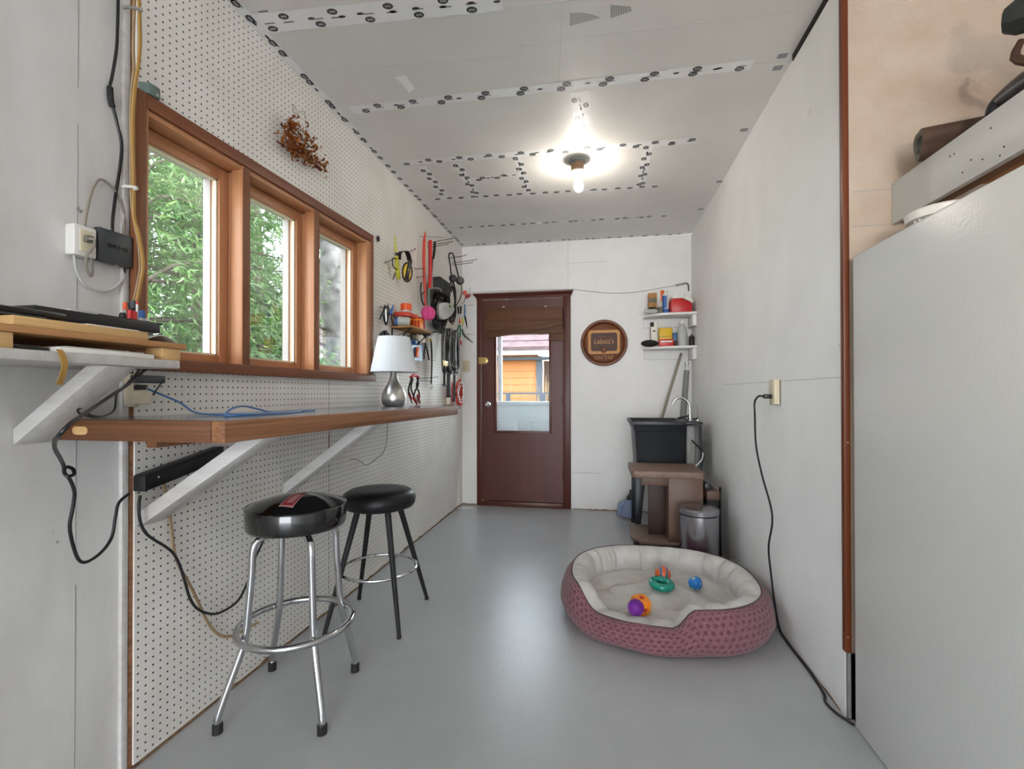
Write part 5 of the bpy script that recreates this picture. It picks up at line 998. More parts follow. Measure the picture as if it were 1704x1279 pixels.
# black cushion edge and folded camping chair
g = M(); pts = [U(1647, 192, x=qx+.03), U(1660, 176, x=qx+.05), U(1685, 158, x=qx+.06), U(1715, 138, x=qx+.06), U(1760, 110, x=qx+.06)]; pts = [Vector((p.x, p.y, max(p.z, zt_+.012))) for p in pts]
g.tube(pts, [.010, .022, .03, .035, .035], 14, k=5); lo = min(v.z for v in g.v); g.v = [Vector((v.x, v.y, v.z+max(0, zt_+.001-v.z))) for v in g.v]; tag(g.build('black_bag', 'black_plastic'), 'black rounded bag edge on the overhead shelf at frame edge', 'bag')
t = thing('folding_chair', 'navy folded camping chair leaning on the overhead shelf', 'folding chair', (2.62, 1.25, zt_))
a = U(1688, 30, x=2.50); b_ = a+Vector((.38, -.36, -.06)); 
g = M(); d = (b_-a).normalized(); g.tube([a-d*.005, a+d*.03, a+d*.04, b_], [.024, .042, .046, .050], 12, flat=(1, .9)); g.build('carry_bag', 'navy', t)
g = M(); g.lathe([(.012, -.022), (.030, -.020), (.044, .004), (.046, .036), (.043, .036), (.028, .0), (.012, -.01)], a, 8, d); g.build('end_cap', 'cap_dark', t)
g = M(); g.tube([a+Vector((.03, .02, -.05)), a+Vector((.02, .01, -.11)), a+Vector((.12, -.1, -.17)), b_+Vector((0, 0, -.04))], [.008, .012, .012, .01], 8, k=4); g.build('strap', 'tarp_brown', t)
g = M(); a2 = Vector((2.40, 1.12, 2.075)); g.tube([a2, a2+Vector((.03, -.03, -.045)), a2+Vector((.11, -.02, -.145))], [.010, .012, .026], 8); g.tube([a2+Vector((-.02, .0, .012)), a2+Vector((.02, 0, -.012))], .008, 8); g.tube([a2+Vector((-.006, 0, -.016)), a2+Vector((.008, 0, .02))], .008, 8); g.build('leg_end', 'dark_grey', t)
# ================================================================ LEFT WALL: OUTLETS, CABLES
def wbox(pl, pf, pr, tl, bl, x0):   # box on the left wall from photo columns: back-left, front-left, front-right
    y0 = U(pl, tl, x=x0).y; x1 = U(pf, tl, y=y0).x; y1 = U(pr, tl, x=x1).y; return y0, x1, y1, U(pf, tl, x=x1).z, U(pf, bl, x=x1).z
y0, x1, y1, z1, z0 = wbox(107, 124, 155, 370, 422, XO+.001)
t = thing('surge_outlet', 'white boxy wall outlet left of the dark network switch', 'outlet', (XO, (y0+y1)/2, z0)); y1 += .010
M().box((XO+.001, y0, z0), (x1, y1, z1)).build('housing', 'white_plastic', t, bevel=.004); M().box((x1+.0003, y0+.012, z0+.012), (x1+.004, y1-.012, z1-.012)).build('face_plate', 'ivory', t, bevel=.002)
p = U(140, 396, x=x1+.004); M().box((x1+.0045, p.y-.004, p.z-.010), (x1+.02, p.y+.016, p.z+.008)).build('plug', 'felt_grey', t, bevel=.002); bx1 = x1
y0, x1, y1, z1, z0 = wbox(155, 165, 222, 376, 432, -.0045); y0 = U(165, 400, x=x1).y; y1 = min(U(222, 400, x=x1).y, 1.194)
t = thing('network_switch', 'dark grey network switch box with embossed upside-down lettering on wall', 'network switch', (XO, (y0+y1)/2, z0)); z1b = U(165, 376, x=x1).z; z0b = U(165, 432, x=x1).z
M().box((-.0045, y0, z0b), (x1, y1, z1b)).build('housing', 'switch_box', t, bevel=.003)
g = M(); text_mesh('D-Link', (y1-y0)*.19, .0014, (x1+.0007, y0+(y1-y0)*.52, (z0b+z1b)/2+.002), (0, -1, 0), (0, 0, -1), 0, g, sx=1.15); g.build('lettering', 'black_matte', t, smooth=False)
p = U(193, 438, x=x1-.01); M().sph((x1-.01, p.y, z0b-.001), .003, 8).build('indicator', 'white_plastic', t)
def cable(name, label, cat, pts, r, m, k=5, n=8, grp=None, flat=None):
    g = M(); g.tube(pts, r, n, k=k, flat=flat); return tag(g.build(name, m), label, cat, grp)
c = lambda a, b_, x=XO+.012: U(a, b_, x=x)
cable('black_coax', 'black cable dropping down the white wall into the network switch', 'cable', [c(197, -30), c(196, 30), c(194, 80), c(187, 125), c(182, 148), c(186, 170), c(195, 205), c(202, 240), c(200, 275), c(193, 320), c(188, 360, XO+.018), c(187, 378, XO+.022), c(187, 392, XO+.022)], .0042, 'black_plastic')
g = M(); g.tube([c(183, 145, XO+.012), c(184, 165, XO+.013), c(187, 178, XO+.012)], .008, 10, k=3); 
tag(g.build('coax_coupler', 'black_matte'), 'black tape-wrapped joint halfway up the black wall cable', 'coupler')
cable('grey_cable', 'grey cord arching over from the white outlet to the switch', 'cord', [c(141, 388, XO+.02), c(142, 366, XO+.02), c(148, 335), c(155, 312), c(165, 299), c(178, 303), c(193, 320), c(203, 342), c(207, 365), c(205, 384, XO+.022), c(204, 396, XO+.022)], .0035, 'grey_cable')
cable('grey_cable', 'grey cord curling out of the front of the white outlet', 'cord', [U(148, 397, x=bx1+.02), U(157, 399, x=bx1+.03), U(156, 410, x=bx1+.02), U(146, 422, x=bx1+.012), U(143, 440, x=bx1), U(150, 459, x=bx1-.01), U(154, 452, x=bx1-.01), U(152, 428, x=bx1-.012)], .0035, 'grey_cable')
cable('white_cable', 'pale cord looping low below the white outlet and switch', 'cord', [c(124, 424, XO+.02), c(127, 450), c(140, 473), c(160, 483), c(182, 483), c(202, 468), c(214, 447), c(214, 434, XO+.02)], .0035, 'light_grey')
cable('black_cable', 'thin black cord dropping from the switch to the window corner', 'cord', [c(206, 437, XO+.03), c(208, 455), c(215, 478), c(222, 492)], .0022, 'black_plastic')
# tan house cables beside the window
xe = .004; v = lambda a, b_, x=None: U(a, b_, x=x) if x is not None else U(a, b_, y=PE-.040)
cable('tan_cable', 'tan cable nearest the window running from ceiling to sill', 'cable', [v(231, -20), v(232, 20), v(233, 70), v(230, 110), v(226, 135), v(221.5, 180), v(221, 240), v(222.5, 310), v(223, 360), v(230, 385), v(237, 425), v(238, 448), v(233, 475), v(228, 500), v(223, 527)], .0055, 'tan_cable', flat=(1, .7), grp=None)
cable('tan_cable', 'tan cable running just left of the other, under both clips', 'cable', [v(225, -20), v(223, 30), v(222, 80), v(223, 115), v(220, 140), v(217.5, 190), v(218, 260), v(218.5, 330), v(224, 372), v(230, 400), v(233, 430), v(233, 450), v(228, 478), v(222, 505), v(219, 527)], .0045, 'tan_cord', flat=(1, .7))
cable('grey_cable', 'thin grey cable along the corner of the white wall and pegboard', 'cable', [v(214, -20, XO+.006), v(213, 60, XO+.006), v(211, 150, XO+.006), v(215, 250, XO+.006), v(217, 330, XO+.006), v(217.5, 385, XO+.006)], .0035, 'grey_cable')
for (a, b_, w_, m_, lb) in ((224, 12, 11, 'zinc', 'zinc strap clamp holding the tan cables near the ceiling'), (219.5, 310, 8, 'white_plastic', 'white plastic clip holding the tan cables beside the window')):
    p0, p1 = U(a-w_, b_, y=PE-.047), U(a+w_, b_+w_*.3, y=PE-.047); g = M(); g.tube([p0+Vector((-.016, 0, 0)), p0, p1, p1+Vector((-.012, .004, -.002))], .0045, 8, k=3, flat=(1, 1)); tag(g.build('cable_clip', m_), lb, 'clip')
# grey metal box on the window's top corner
p0 = U(233, 124, x=.0); yb0, yb1 = PE+.004, U(267, 150, x=.03).y; zb0 = zw(PE, Z1)+.001
t = thing('metal_bracket', 'grey-green metal box sitting on the near top corner of window frame', 'bracket', (.02, yb0, zb0))
g = M(); P = [(.001, yb0, zb0), (.030, yb0+.012, zb0), (.034, yb1-.01, zb0), (.030, yb1, zb0), (.001, yb1, zb0)]; g.prism(P, (0, 0, .034)); g.build('body', 'green_grey_box', t, bevel=.002)
M().box((.0335, yb0+.03, zb0+.002), (.037, yb1-.012, zb0+.011)).build('label_tab', 'zinc', t, bevel=.001)
# dried leaf bunch on a wire
p = U(500, 238, x=.03); t = thing('dried_bunch', 'bunch of rusty dried leaves hanging by wire above the window', 'dried leaves', (.01, p.y, U(500, 280, x=.03).z))
D_ = lambda a, b_, x=.025: U(a, b_, x=x)
g = M(); rr = random.Random(12)
spine = smooth_path([D_(478, 204), D_(478, 225), D_(484, 240), D_(498, 250), D_(510, 262), D_(534, 277)], 8); sp2 = smooth_path([D_(464, 234), D_(480, 244), D_(500, 252)], 8); sp3 = smooth_path([D_(480, 208), D_(496, 214), D_(508, 232), D_(522, 246)], 8)
dens = {0: .026, 1: .022, 2: .020}
for i in range(560):
    w_ = rr.choice((0, 0, 0, 1, 2)); S_ = (spine, sp2, sp3)[w_]; ii = rr.randrange(len(S_)); c0 = S_[ii]; f = ii/len(S_); R = dens[w_]*(1 if 0.1 < f < .8 else .55)
    p = c0+Vector((abs(rr.gauss(0, .014)), rr.gauss(0, R), rr.gauss(0, R))); d = Vector((.4+rr.random(), rr.gauss(0, 1), rr.gauss(-.2, 1))).normalized(); s_ = d.orthogonal().normalized(); s_.rotate(Matrix.Rotation(rr.random()*6, 3, d)); L = .013+.014*rr.random(); wd = L*.32
    m1 = p+d*L*.5+s_.cross(d)*.004; g.add([p, m1+s_*wd, p+d*L, m1-s_*wd], [(0, 1, 2), (0, 2, 3)])
leafmat('rust_leaf', ['#5e2c10', '#9a4f16', '#7d3c14', '#b9752b', '#8a4413', '#4a2410']); g.build('leaves', 'rust_leaf', t, smooth=False)
g = M()
for S_ in (spine, sp2, sp3): g.tube([q_+Vector((-.01, 0, 0)) for q_ in S_], .003, 5)
g.build('stem', 'dried_dark', t)
g = M(); g.tube([D_(490, 208, .012), D_(489, 186, .004), D_(487, 174, .003), D_(491, 178, .004), D_(495, 190, .006), D_(494, 192, .008), D_(499, 187, .006), D_(506, 186, .004), D_(509, 205, .006), D_(512, 228, .012)], .0010, 5, k=4); g.build('hanging_wire', 'wire', t)

# under the shelf: power bar and adapters on the end of the pegboard
t = thing('power_bar', 'cream upright power bar below the near shelf at the pegboard edge', 'power bar', U(222, 676, x=.01))
y0, x1, y1, z1, z0 = wbox(216, 231, 232, 605, 675, .004); ya, yb_ = PE-.036, PE-.013; zA, zB = U(224, 677, x=.03).z, 1.208
M().box((-.0045, ya, zA), (.036, yb_, zB)).build('body', 'cream_plastic', t, bevel=.006)
def plug_on(name, label, cat, l, r, top, bot, m, dep=.03, x0=.037):
    z1, z0 = U(l, top, x=x0+.01).z, U(l, bot, x=x0+.01).z; y0, y1 = ya+.002, None
    yl, yr = U(l, top, x=x0+dep).y, U(r, top, x=x0+dep).y; return tag(M().box((x0, yl, z0), (x0+dep, yr, z1)).build(name, m, bevel=.003), label, cat)
plug_on('power_adapter', 'dark grey power adapter block plugged in below the near shelf', 'adapter', 231, 276, 624, 637, 'switch_box', .032)
plug_on('usb_plug', 'black plug with blue lead below the dark adapter', 'plug', 231, 245, 640, 648, 'black_plastic', .02)
plug_on('cream_plug', 'brown and cream plug at the bottom of the power bar', 'plug', 232, 251, 650, 672, 'cream_plastic', .028)
cable('black_cable', 'black cord slung from the adapter over counter end, knotted below it, to the power strip', 'cord',
  [U(272, 632, x=.075), U(262, 646, x=.07), U(254, 657, x=.06)], .0022, 'black_plastic')
XC = .10
cable('black_cable', 'long black cord looping under the counter end with a small knot', 'cord', [U(250, 613, x=.09), U(246, 611, x=.10), U(236, 620, x=.10), U(215, 638, x=.11), U(190, 655, x=.14), U(160, 675, x=.20), U(135, 692, x=.30), U(118, 704, x=.36), U(100, 722, x=.36), U(91, 735, x=.30), U(92, 748, x=.24), U(100, 762, x=.18), U(106, 775, x=.14), U(107, 785, x=.13), U(112, 792, x=.14), U(123, 789, x=.135), U(121, 780, x=.12), U(110, 777, x=.12), U(107, 786, x=.125), U(117, 799, x=.12), U(124, 820, x=.10), U(121, 845, x=.09), U(116, 875, x=.08), U(121, 905, x=.07), U(131, 931, x=.06), U(146, 934, x=.06), U(170, 917, x=.055), U(186, 893, x=.05), U(192, 860, x=.045), U(198, 836, x=.04), U(215, 821, x=.035)], .0042, 'black_plastic')
cable('black_cable', 'black cord loops lying on the counter end behind the brace', 'cord', [U(238, 609, x=.05), U(205, 645, x=.03), U(194, 656, x=.03), U(190, 682, x=.03), U(172, 692, x=.05), U(150, 690, x=.08), U(140, 680, x=.10), U(130, 681, x=.12), U(133, 688, x=.12), U(150, 693, x=.10), U(165, 694, x=.08)], .0026, 'black_plastic')
# power strip on the wall under the counter
yv0, yv1 = U(216, 800, x=.0).y, PE+.175; a0 = U(216, 792, x=.02); t = thing('power_strip', 'black power strip fixed on the pegboard below the counter', 'power strip', (.02, PE, U(216, 822, x=.02).z))
zs0 = U(217, 822, x=.03).z; g = M(); g.prism([(.0015, PE-.02+.021, zs0), (.046, PE+.001, zs0), (.046, PE+.001, zs0+.048), (.0015, PE+.001, zs0+.048)], (0, .006, 0)); 
g = M(); rot = .10; P = [(PE-.008, zs0), (PE-.008, zs0+.05), (PE+.30, zs0+.05+.055), (PE+.30, zs0+.055)]
g.prism([(.0015, y, z) for y, z in P], (.044, 0, 0)); g.build('housing', 'black_plastic', t, bevel=.004)
M().box((.0458, PE+.035, zs0+.036), (.047, PE+.040, zs0+.041)).build('indicator', 'white_plastic', t)
cable('black_cable', 'black cord hanging in a swag from the power strip behind the chrome stool', 'cord', [U(233, 824, x=0.03), U(231, 845, x=0.035), U(234, 870, x=0.035), U(243, 887, x=0.044), U(257, 898, x=0.039), U(275, 909, x=0.034), U(288, 920, x=0.032), U(298, 938, x=0.03), U(307, 965, x=0.03), U(316, 995, x=0.03), U(328, 1012, x=0.032), U(345, 1020, x=0.032), U(366, 1019, x=0.032), U(395, 1000, x=0.034), U(412, 968, x=0.02), U(424, 930, x=0.025), U(438, 900, x=0.03), U(446, 880, x=0.025), U(450, 868, x=0.012), U(452, 862, x=0.004)], .0045, 'black_plastic')
cable('tan_lead', 'flat tan lead hanging down the pegboard behind the chrome stool', 'cord', [U(272, 800, x=.012), U(279, 835, x=.012), U(283, 860, x=.012), U(287, 890, x=.012), U(289, 912, x=.012), U(297, 940, x=.014), U(310, 962, x=.02), U(322, 985, x=.02), U(334, 1010, x=.022), U(346, 1036, x=.018), U(362, 1054, x=.016), U(378, 1059, x=.018), U(400, 1052, x=.02), U(430, 1035, x=.02)], .0055, 'tan_cord', flat=(1, .6))
cable('lamp_cable', 'thin grey lamp cord hanging under the counter', 'cord', [U(646, 690, x=.01), U(645, 715, x=.008), U(643, 738, x=.008), U(637, 754, x=.008), U(627, 763, x=.010), U(616, 771, x=.010), U(609, 774, x=.010), U(601, 768, x=.008), U(592, 764, x=.006), U(584, 763.5, x=.004)], .0026, 'grey_cable')

# ================================================================ TOOLS ON THE PEGBOARD
w = lambda a, b_, x=.03: U(a, b_, x=x)
def hook(label, pts, r=.0026, m_='wire', name='peg_hook', grp=None): 
    g = M(); g.tube(pts, r, 6, k=3); return tag(g.build(name, m_), label, 'hook', grp)
def out(a, b_, e, f, x=.0, up=6):   # hook sticking out: base pixel on the board, tip pixel further into the room
    p = U(a, b_, x=.0006); tip = None
    for xx in [i*.005 for i in range(1, 60)]:
        q2 = U(e, f, x=xx)
        if q2.y <= p.y+.01: tip = q2; break
    tip = tip or U(e, f, x=.12); return p, tip
def straight_hook(label, a, b_, e, f, lip=.012, r=.0026):
    p, tp = out(a, b_, e, f); return hook(label, [p+Vector((0, 0, .012)), p+Vector((.006, 0, .002)), p+(tp-p)*.3, tp, tp+Vector((.004, 0, lip))], r)
GH = None
t = tag(M().torus(w(629.5, 397, .0075), .013, .006, (1, .2, 0), 20, 8).build('black_grommet', 'black_plastic'), 'small black ring at the far top corner of the window frame', 'ring')
straight_hook('wire peg hook carrying the yellow glue gun', 640, 438, 652, 432)
straight_hook('wire peg hook above the black strap loop', 690, 415, 676, 420)
# yellow tool with long nozzle
t = thing('glue_gun', 'yellow-green caulking tool with long pointed nozzle hanging on the pegboard', 'caulking tool', w(660, 465, .05)); X = .055
g = M(); g.tube([w(657.5, 392, X), w(658.5, 420, X)], [.0035, .0085], 10); g.build('nozzle', 'lime', t)
g = M(); g.tube([w(658.8, 419, X), w(659.5, 425, X)], .0085, 10); g.build('nozzle_collar', 'black_plastic', t)
g = M(); g.tube([w(659.5, 425.5, X), w(660.5, 440, X), w(662, 455, X), w(664, 464, X)], [.014, .016, .015, .010], 12, k=3); g.build('body', 'lime', t)
g = M(); g.tube([w(660, 430, X+.01), w(654, 430, X+.01), w(653, 436, X+.012), w(654, 443, X+.012), w(658, 447, X+.01), w(662, 448, X+.005)], .0040, 8, k=3); g.tube([w(658, 454, X+.01), w(655.5, 460, X+.012), w(654, 465, X+.01)], .0035, 8, k=3); g.build('trigger', 'black_plastic', t)
t = thing('strap_light', 'yellow oval lamp with black rim and black strap on the pegboard', 'work lamp', w(680, 468, .05)); X = .07
ctr = w(677, 453, X); ax = Vector((1, -.75, .1)).normalized(); K = 1.35; g = M(); up = Vector((0, .18, 1)); up = (up-ax*up.dot(ax)).normalized(); sd = ax.cross(up)
def oval(a, b_, d, n=28): return [ctr+sd*math.cos(2*PI*i/n)*a*K+up*math.sin(2*PI*i/n)*b_*K+ax*d for i in range(n)]
rows = [oval(.020, .044, -.012), oval(.026, .050, -.008), oval(.026, .050, .006), oval(.018, .040, .014)]; n = 28; g.add(sum(rows, []), [(i*n+j, i*n+(j+1) % n, (i+1)*n+(j+1) % n, (i+1)*n+j) for i in range(3) for j in range(n)]+[tuple(range(n))[::-1], tuple(3*n+j for j in range(n))]); g.build('body', 'yellow', t)
g = M(); g.tube(oval(.027, .051, .006), .006, 8, closed=True); g.build('rim', 'black_plastic', t)
g = M(); g.bar(ctr+up*.090+ax*.016-sd*.012, ctr-up*.060+ax*.016+sd*.006, .030, .010, ax); g.build('handle', 'black_plastic', t, bevel=.003)
M().sph(ctr+up*.012+ax*.022, .006, 12).build('button', 'yellow', t)
g = M(); P = [w(666, 432, X), w(667, 422, X), w(672, 418, X), w(679, 419, X), w(682, 426, X), w(684, 434, X)]; P = smooth_path(P, 4); vs = []
for p in P: vs += [p+Vector((-.028, 0, 0)), p+Vector((.006, 0, 0)), p+Vector((.006, .002, .003)), p+Vector((-.028, .002, .003))]
n = len(P)-1; g.add(vs, [(i*4+j, i*4+(j+1) % 4, i*4+4+(j+1) % 4, i*4+4+j) for i in range(n) for j in range(4)]+[(3, 2, 1, 0), (n*4, n*4+1, n*4+2, n*4+3)]); g.build('strap', 'black_matte', t)
# long orange and red tools
X = .06
straight_hook('wire peg hook behind the orange tools, upper of two', 690, 448, 706, 446); straight_hook('wire peg hook behind the orange tools, lower of two', 693, 462, 706, 459)
t = thing('bow_saw', 'long orange bow saw frame hanging upright on the pegboard', 'saw', w(707, 507, X))
g = M(); g.tube([w(708, 385, X), w(706, 400, X), w(705.5, 430, X), w(706, 460, X), w(707.5, 490, X), w(708, 508, X)], [.003, .011, .013, .012, .010, .008], 10, k=4, flat=(.75, 1)); g.build('frame', 'orange_red', t)
g = M(); g.tube([w(709.5, 398, X+.01), w(709.3, 440, X+.01), w(709, 455, X+.01)], .0022, 6); g.build('blade_edge', 'pale_wood', t)
t = thing('red_tube', 'red plastic tube hanging beside the orange saw', 'tube', w(717, 475, X)); g = M(); g.tube([w(716, 400, X), w(716, 404, X), w(716, 440, X), w(715.5, 470, X), w(714, 480, X)], [.010, .0155, .0155, .0145, .012], 14, k=2); g.build('body', 'red', t)
t = thing('black_grip', 'black handle grip hanging right of the red tube', 'handle', w(722, 430, X)); g = M(); g.tube([w(723.5, 402, X), w(723.5, 405, X), w(722.5, 420, X), w(721, 430, X)], [.006, .011, .0115, .009], 12, k=2); g.build('body', 'black_matte', t)
g = M(); g.tube([w(720, 430, X-.01), w(718.5, 450, X-.01), w(717.5, 472, X-.01)], .006, 8); o = tag(g.build('black_rod', 'black_plastic'), 'thin black rod hanging behind the red tube', 'rod')
for i, (a, b_, e, f) in enumerate(((724, 402, 752, 397), (724, 405.5, 752, 402), (724, 410, 745, 406))): straight_hook('long wire peg hook near the ceiling, %s of three' % ('uppermost', 'middle', 'lowest')[i], a-12, b_+2, e, f, .004, .0028)
t = hook('thin grey shelf wire high on the pegboard by ceiling', [w(699, 393.5, .004), w(720, 394, .03), w(740, 395.5, .05)], .0018); 
for i, (a, b_, e, f) in enumerate(((753, 429, 774, 425), (760, 437, 791, 432), (760, 440, 785, 437))): straight_hook('long grey peg hook beside the ear defenders, %s of three' % ('top', 'middle', 'bottom')[i], a-8, b_+1, e, f, .010, .0030)
# ear defenders
t = thing('ear_defenders', 'black ear defenders hanging by the headband near the corner', 'ear defenders', w(760, 470, .12)); X = .14
g = M(); g.tube([w(751.5, 462, X), w(749, 440, X), w(747, 424, X), w(750, 421, X+.02), w(754, 423, X+.03), w(757, 436, X+.03), w(763, 460, X+.03)], .0065, 8, k=4); g.build('headband', 'black_plastic', t)
M().lathe([(0, -.018), (.028, -.016), (.034, -.004), (.034, .006), (.026, .016), (0, .018)], w(753.5, 463, X), 24, (.3, -.6, .05)).build('ear_cup', 'black_plastic', t)
M().lathe([(0, -.018), (.030, -.016), (.037, -.004), (.037, .006), (.028, .016), (0, .018)], w(765.5, 467, X+.03), 24, (.6, -1, 0)).build('ear_cup', 'black_plastic', t)
# black lead coils and tools
def coil(name, label, cat, ctr, a, b_, nl, r, m_, seed, x, dx=.04, grp=None, parent=None):
    rr = random.Random(seed); g = M()
    for i in range(nl):
        s_ = .42+.62*rr.random(); P = [U(ctr[0]+a*s_*math.cos(2*PI*j/14)+rr.gauss(0, a*.08), ctr[1]+b_*s_*math.sin(2*PI*j/14)+rr.gauss(0, b_*.04), x=x+dx*rr.random()) for j in range(14)]; g.tube(P, r, 6, k=3, closed=True)
    return g
g = coil('', '', '', (732, 514), 14, 37, 20, .0046, '', 3, .015, .045); tag(g.build('lead_coil', 'black_plastic'), 'thick coil of black extension lead beside the pink brush', 'cable coil')
g = coil('', '', '', (752, 502), 8, 42, 9, .0040, '', 4, .085, .04); tag(g.build('lead_coil', 'black_matte'), 'narrow coil of black lead left of the white pouch', 'cable coil')
t = thing('trouble_light', 'black caged work light hanging above the coil of black lead', 'work light', w(728, 492, .11)); X = .11
M().box(tuple(w(719.5, 486, X-.03)), tuple(Vector((X+.04, w(741, 486, X).y, w(730, 463, X).z)))).build('housing', 'black_matte', t, bevel=.008)
g = M()
for i in range(6): p, e = w(721.5+3.4*i, 465, X+.043), w(721.5+3.4*i, 485, X+.043); g.tube([p, e], .0025, 6)
g.build('cage', 'dark_grey', t)
g = M(); g.tube([w(717, 480, X+.045), w(724, 479, X+.05), w(733, 481, X+.05), w(734.5, 486, X+.045)], .006, 8, k=3); g.build('handle', 'mid_grey', t)
g = M(); g.tube([w(701, 470, .05), w(700, 482, .05), w(702, 500, .05), w(706, 508, .05)], .006, 8, k=3); g.tube([w(700, 492, .055), w(705, 486, .06), w(709, 480, .06)], .0035, 6); tag(g.build('black_bracket', 'black_plastic'), 'black hooked bracket left of the orange saw frame', 'bracket')
g = M(); X = .06; g.tube([w(714, 478, X), w(713, 495, X), w(714, 508, X)], [.008, .012, .010], 10, k=3); tag(g.build('garden_tool', 'green_grey_box'), 'dull green garden tool hanging between saw and coil', 'garden tool')
# wooden shelf with twisted brackets
S0, S1 = w(669, 534, .002), w(700, 542.5, .002); szt = S1.z+.0; ys0, ys1 = w(670, 535, .002).y, w(702, 540, .002).y; sxd = .16; szz = 1.604
szz = U(683, 541, x=.15).z; ys0 = U(684, 540, x=.15).y; ys1 = U(717, 540, x=.15).y
t = thing('small_shelf', 'small wooden peg shelf on twisted black brackets', 'shelf', (.08, ys0, szz)); M().box((.002, ys0, szz-.012), (.165, ys1, szz)).build('shelf_board', 'cardboard', t, bevel=.002)
for yb_ in (ys0+.02, ys1-.03):
    g = M()
    for ph in (0, PI): g.tube([Vector((.008+.13*i/24, yb_+.009*math.cos(ph+i*.52), szz-.016-.115*(1-i/24)+.009*math.sin(ph+i*.52)*.6)) for i in range(25)], .0032, 6)
    g.tube([(.004, yb_, szz-.014), (.004, yb_, szz-.16)], .005, 8); g.tube([(.004, yb_, szz-.015), (.15, yb_, szz-.015)], .003, 6); g.build('twisted_bracket', 'black_matte', t)
sh0 = szz+.0005
def put(px_, x): p = U(px_, 530, x=x); return Vector((x, p.y, sh0))
# jar lying down, boxes, tape
e = put(662, .10); f = put(682, .10); e.z = f.z = sh0+.032; 
t = thing('glass_jar', 'glass jar with blue lid lying at the near end of small shelf', 'jar', (e.x, e.y, sh0)); e = Vector((.045, ys0+.012, sh0+.034)); d = Vector((.85, .45, 0)).normalized()
M().lathe([(0, 0), (.026, 0), (.033, .01), (.033, .075), (.028, .083), (0, .083)], e, 24, d).build('body', 'clear_grey', t); M().lathe([(0, -.014), (.030, -.014), (.030, -.001), (0, -.001)], e, 24, d).build('lid', 'blue', t)
y_a = ys0+.115
t = thing('orange_box', 'flat orange-brown box under the orange tape tub', 'box', (.07, y_a, sh0)); bz = U(680, 514, x=.12).z; bz2 = U(680, 506, x=.12).z
M().box((.02, ys0+.018, sh0+.070), (.125, ys0+.15, sh0+.098)).build('body', 'orange_red', t, bevel=.003)
g = M(); g.box((.004, ys0+.105, sh0), (.06, ys0+.15, sh0+.0695)); g.build('stand', 'cardboard', t, bevel=.002)
t = thing('orange_tub', 'bright orange round tub standing on the flat orange-brown box', 'tub', (.08, ys0+.08, sh0+.0985)); M().lathe([(0, 0), (.036, 0), (.038, .006), (.038, .016)], (.08, ys0+.08, sh0+.0987), 28).build('base_band', 'light_grey', t); M().lathe([(0, .0165), (.0385, .0165), (.0385, .060), (.035, .064), (0, .064)], (.08, ys0+.08, sh0+.0987), 28).build('body', 'orange', t)
t = thing('orange_crate', 'orange plastic crate of small parts on the wooden peg shelf', 'crate', (.10, ys0+.17, sh0)); M().box((.05, ys0+.158, sh0), (.155, ys0+.215, sh0+.07)).build('body', 'toy_orange', t, bevel=.003); 
g = M(); 
for i in range(4): g.box((.060+i*.024, ys0+.156, sh0+.012), (.078+i*.024, ys0+.1578, sh0+.06))
g.build('slot', 'toy_hole', t)
M().lathe([(0, 0), (.022, 0), (.022, .028), (.018, .034), (0, .034)], (.10, ys0+.187, sh0+.0705), 20).build('cap', 'orange', t)
g = M(); g.lathe([(0, 0), (.030, 0), (.034, .03), (.03, .095), (.012, .10), (0, .10)], (.115, ys0+.26, sh0), 24); tag(g.build('red_bottle', 'red_soft'), 'red round container behind the pink brush head', 'container')
ctr = U(712.5, 521, x=.18); 
t = thing('pink_brush', 'round pink fluffy brush head hanging in front of the small shelf', 'brush', ctr-Vector((0, 0, .05))); M().lathe([(0, -.02), (.04, -.018), (.052, -.006), (.054, .006), (.046, .018), (.02, .024), (0, .024)], ctr, 32, (.75, -1, .05)).build('pad', 'pink_fleece', t)
g = M(); g.tube([ctr+Vector((-.03, .04, 0)), ctr+Vector((-.04, .05, .06))], .006, 8); g.build('handle', 'dark_grey', t)
# pliers and clamps left of the shelf
def pliers(name, label, cat, head, tipa, tipb, jaw, r, m_h, m_j='zinc', X=.03):
    t = thing(name, label, cat, w(*tipa, X)); g = M(); h = w(*head, X)
    for s_, tip in ((-1, tipa), (1, tipb)): e = w(*tip, X); g2 = M(); m = (h+e)/2+Vector((0, s_*.010, .0)); g2.tube([h, m, e], r, 8, k=4); g2.build('handle', m_h, t)
    g.tube([h-(w(*jaw, X)-h)*.2, h, w(*jaw, X)], [.009, .010, .004], 8); g.build('jaw', m_j, t); return t
pliers('pliers', 'black-handled pliers hanging left of the small shelf', 'pliers', (642, 512), (632, 531), (645, 537), (640, 506), .0045, 'black_plastic')
t = thing('tin_snips', 'silver and black snips pointing down left of the small shelf', 'snips', w(643, 541, .04)); X = .045
g = M(); g.tube([w(641, 509, X), w(638, 520, X), w(640, 533, X), w(642, 540, X)], .006, 8, k=3); g.tube([w(645, 508, X), w(647, 518, X), w(645, 532, X), w(643, 540, X)], .006, 8, k=3); g.build('handle', 'black_plastic', t)
g = M(); g.tube([w(641.5, 514, X), w(642.5, 528, X), w(642.5, 536, X)], [.008, .007, .005], 8); g.build('blade', 'zinc', t)
straight_hook('wire peg hook carrying the snips', 633, 512, 646, 508)
pliers('nippers', 'small dark nippers with blue grips near the jar lid', 'nippers', (650, 520), (655, 542), (663, 535), (655, 507), .0035, 'black_plastic', 'blue', .05)
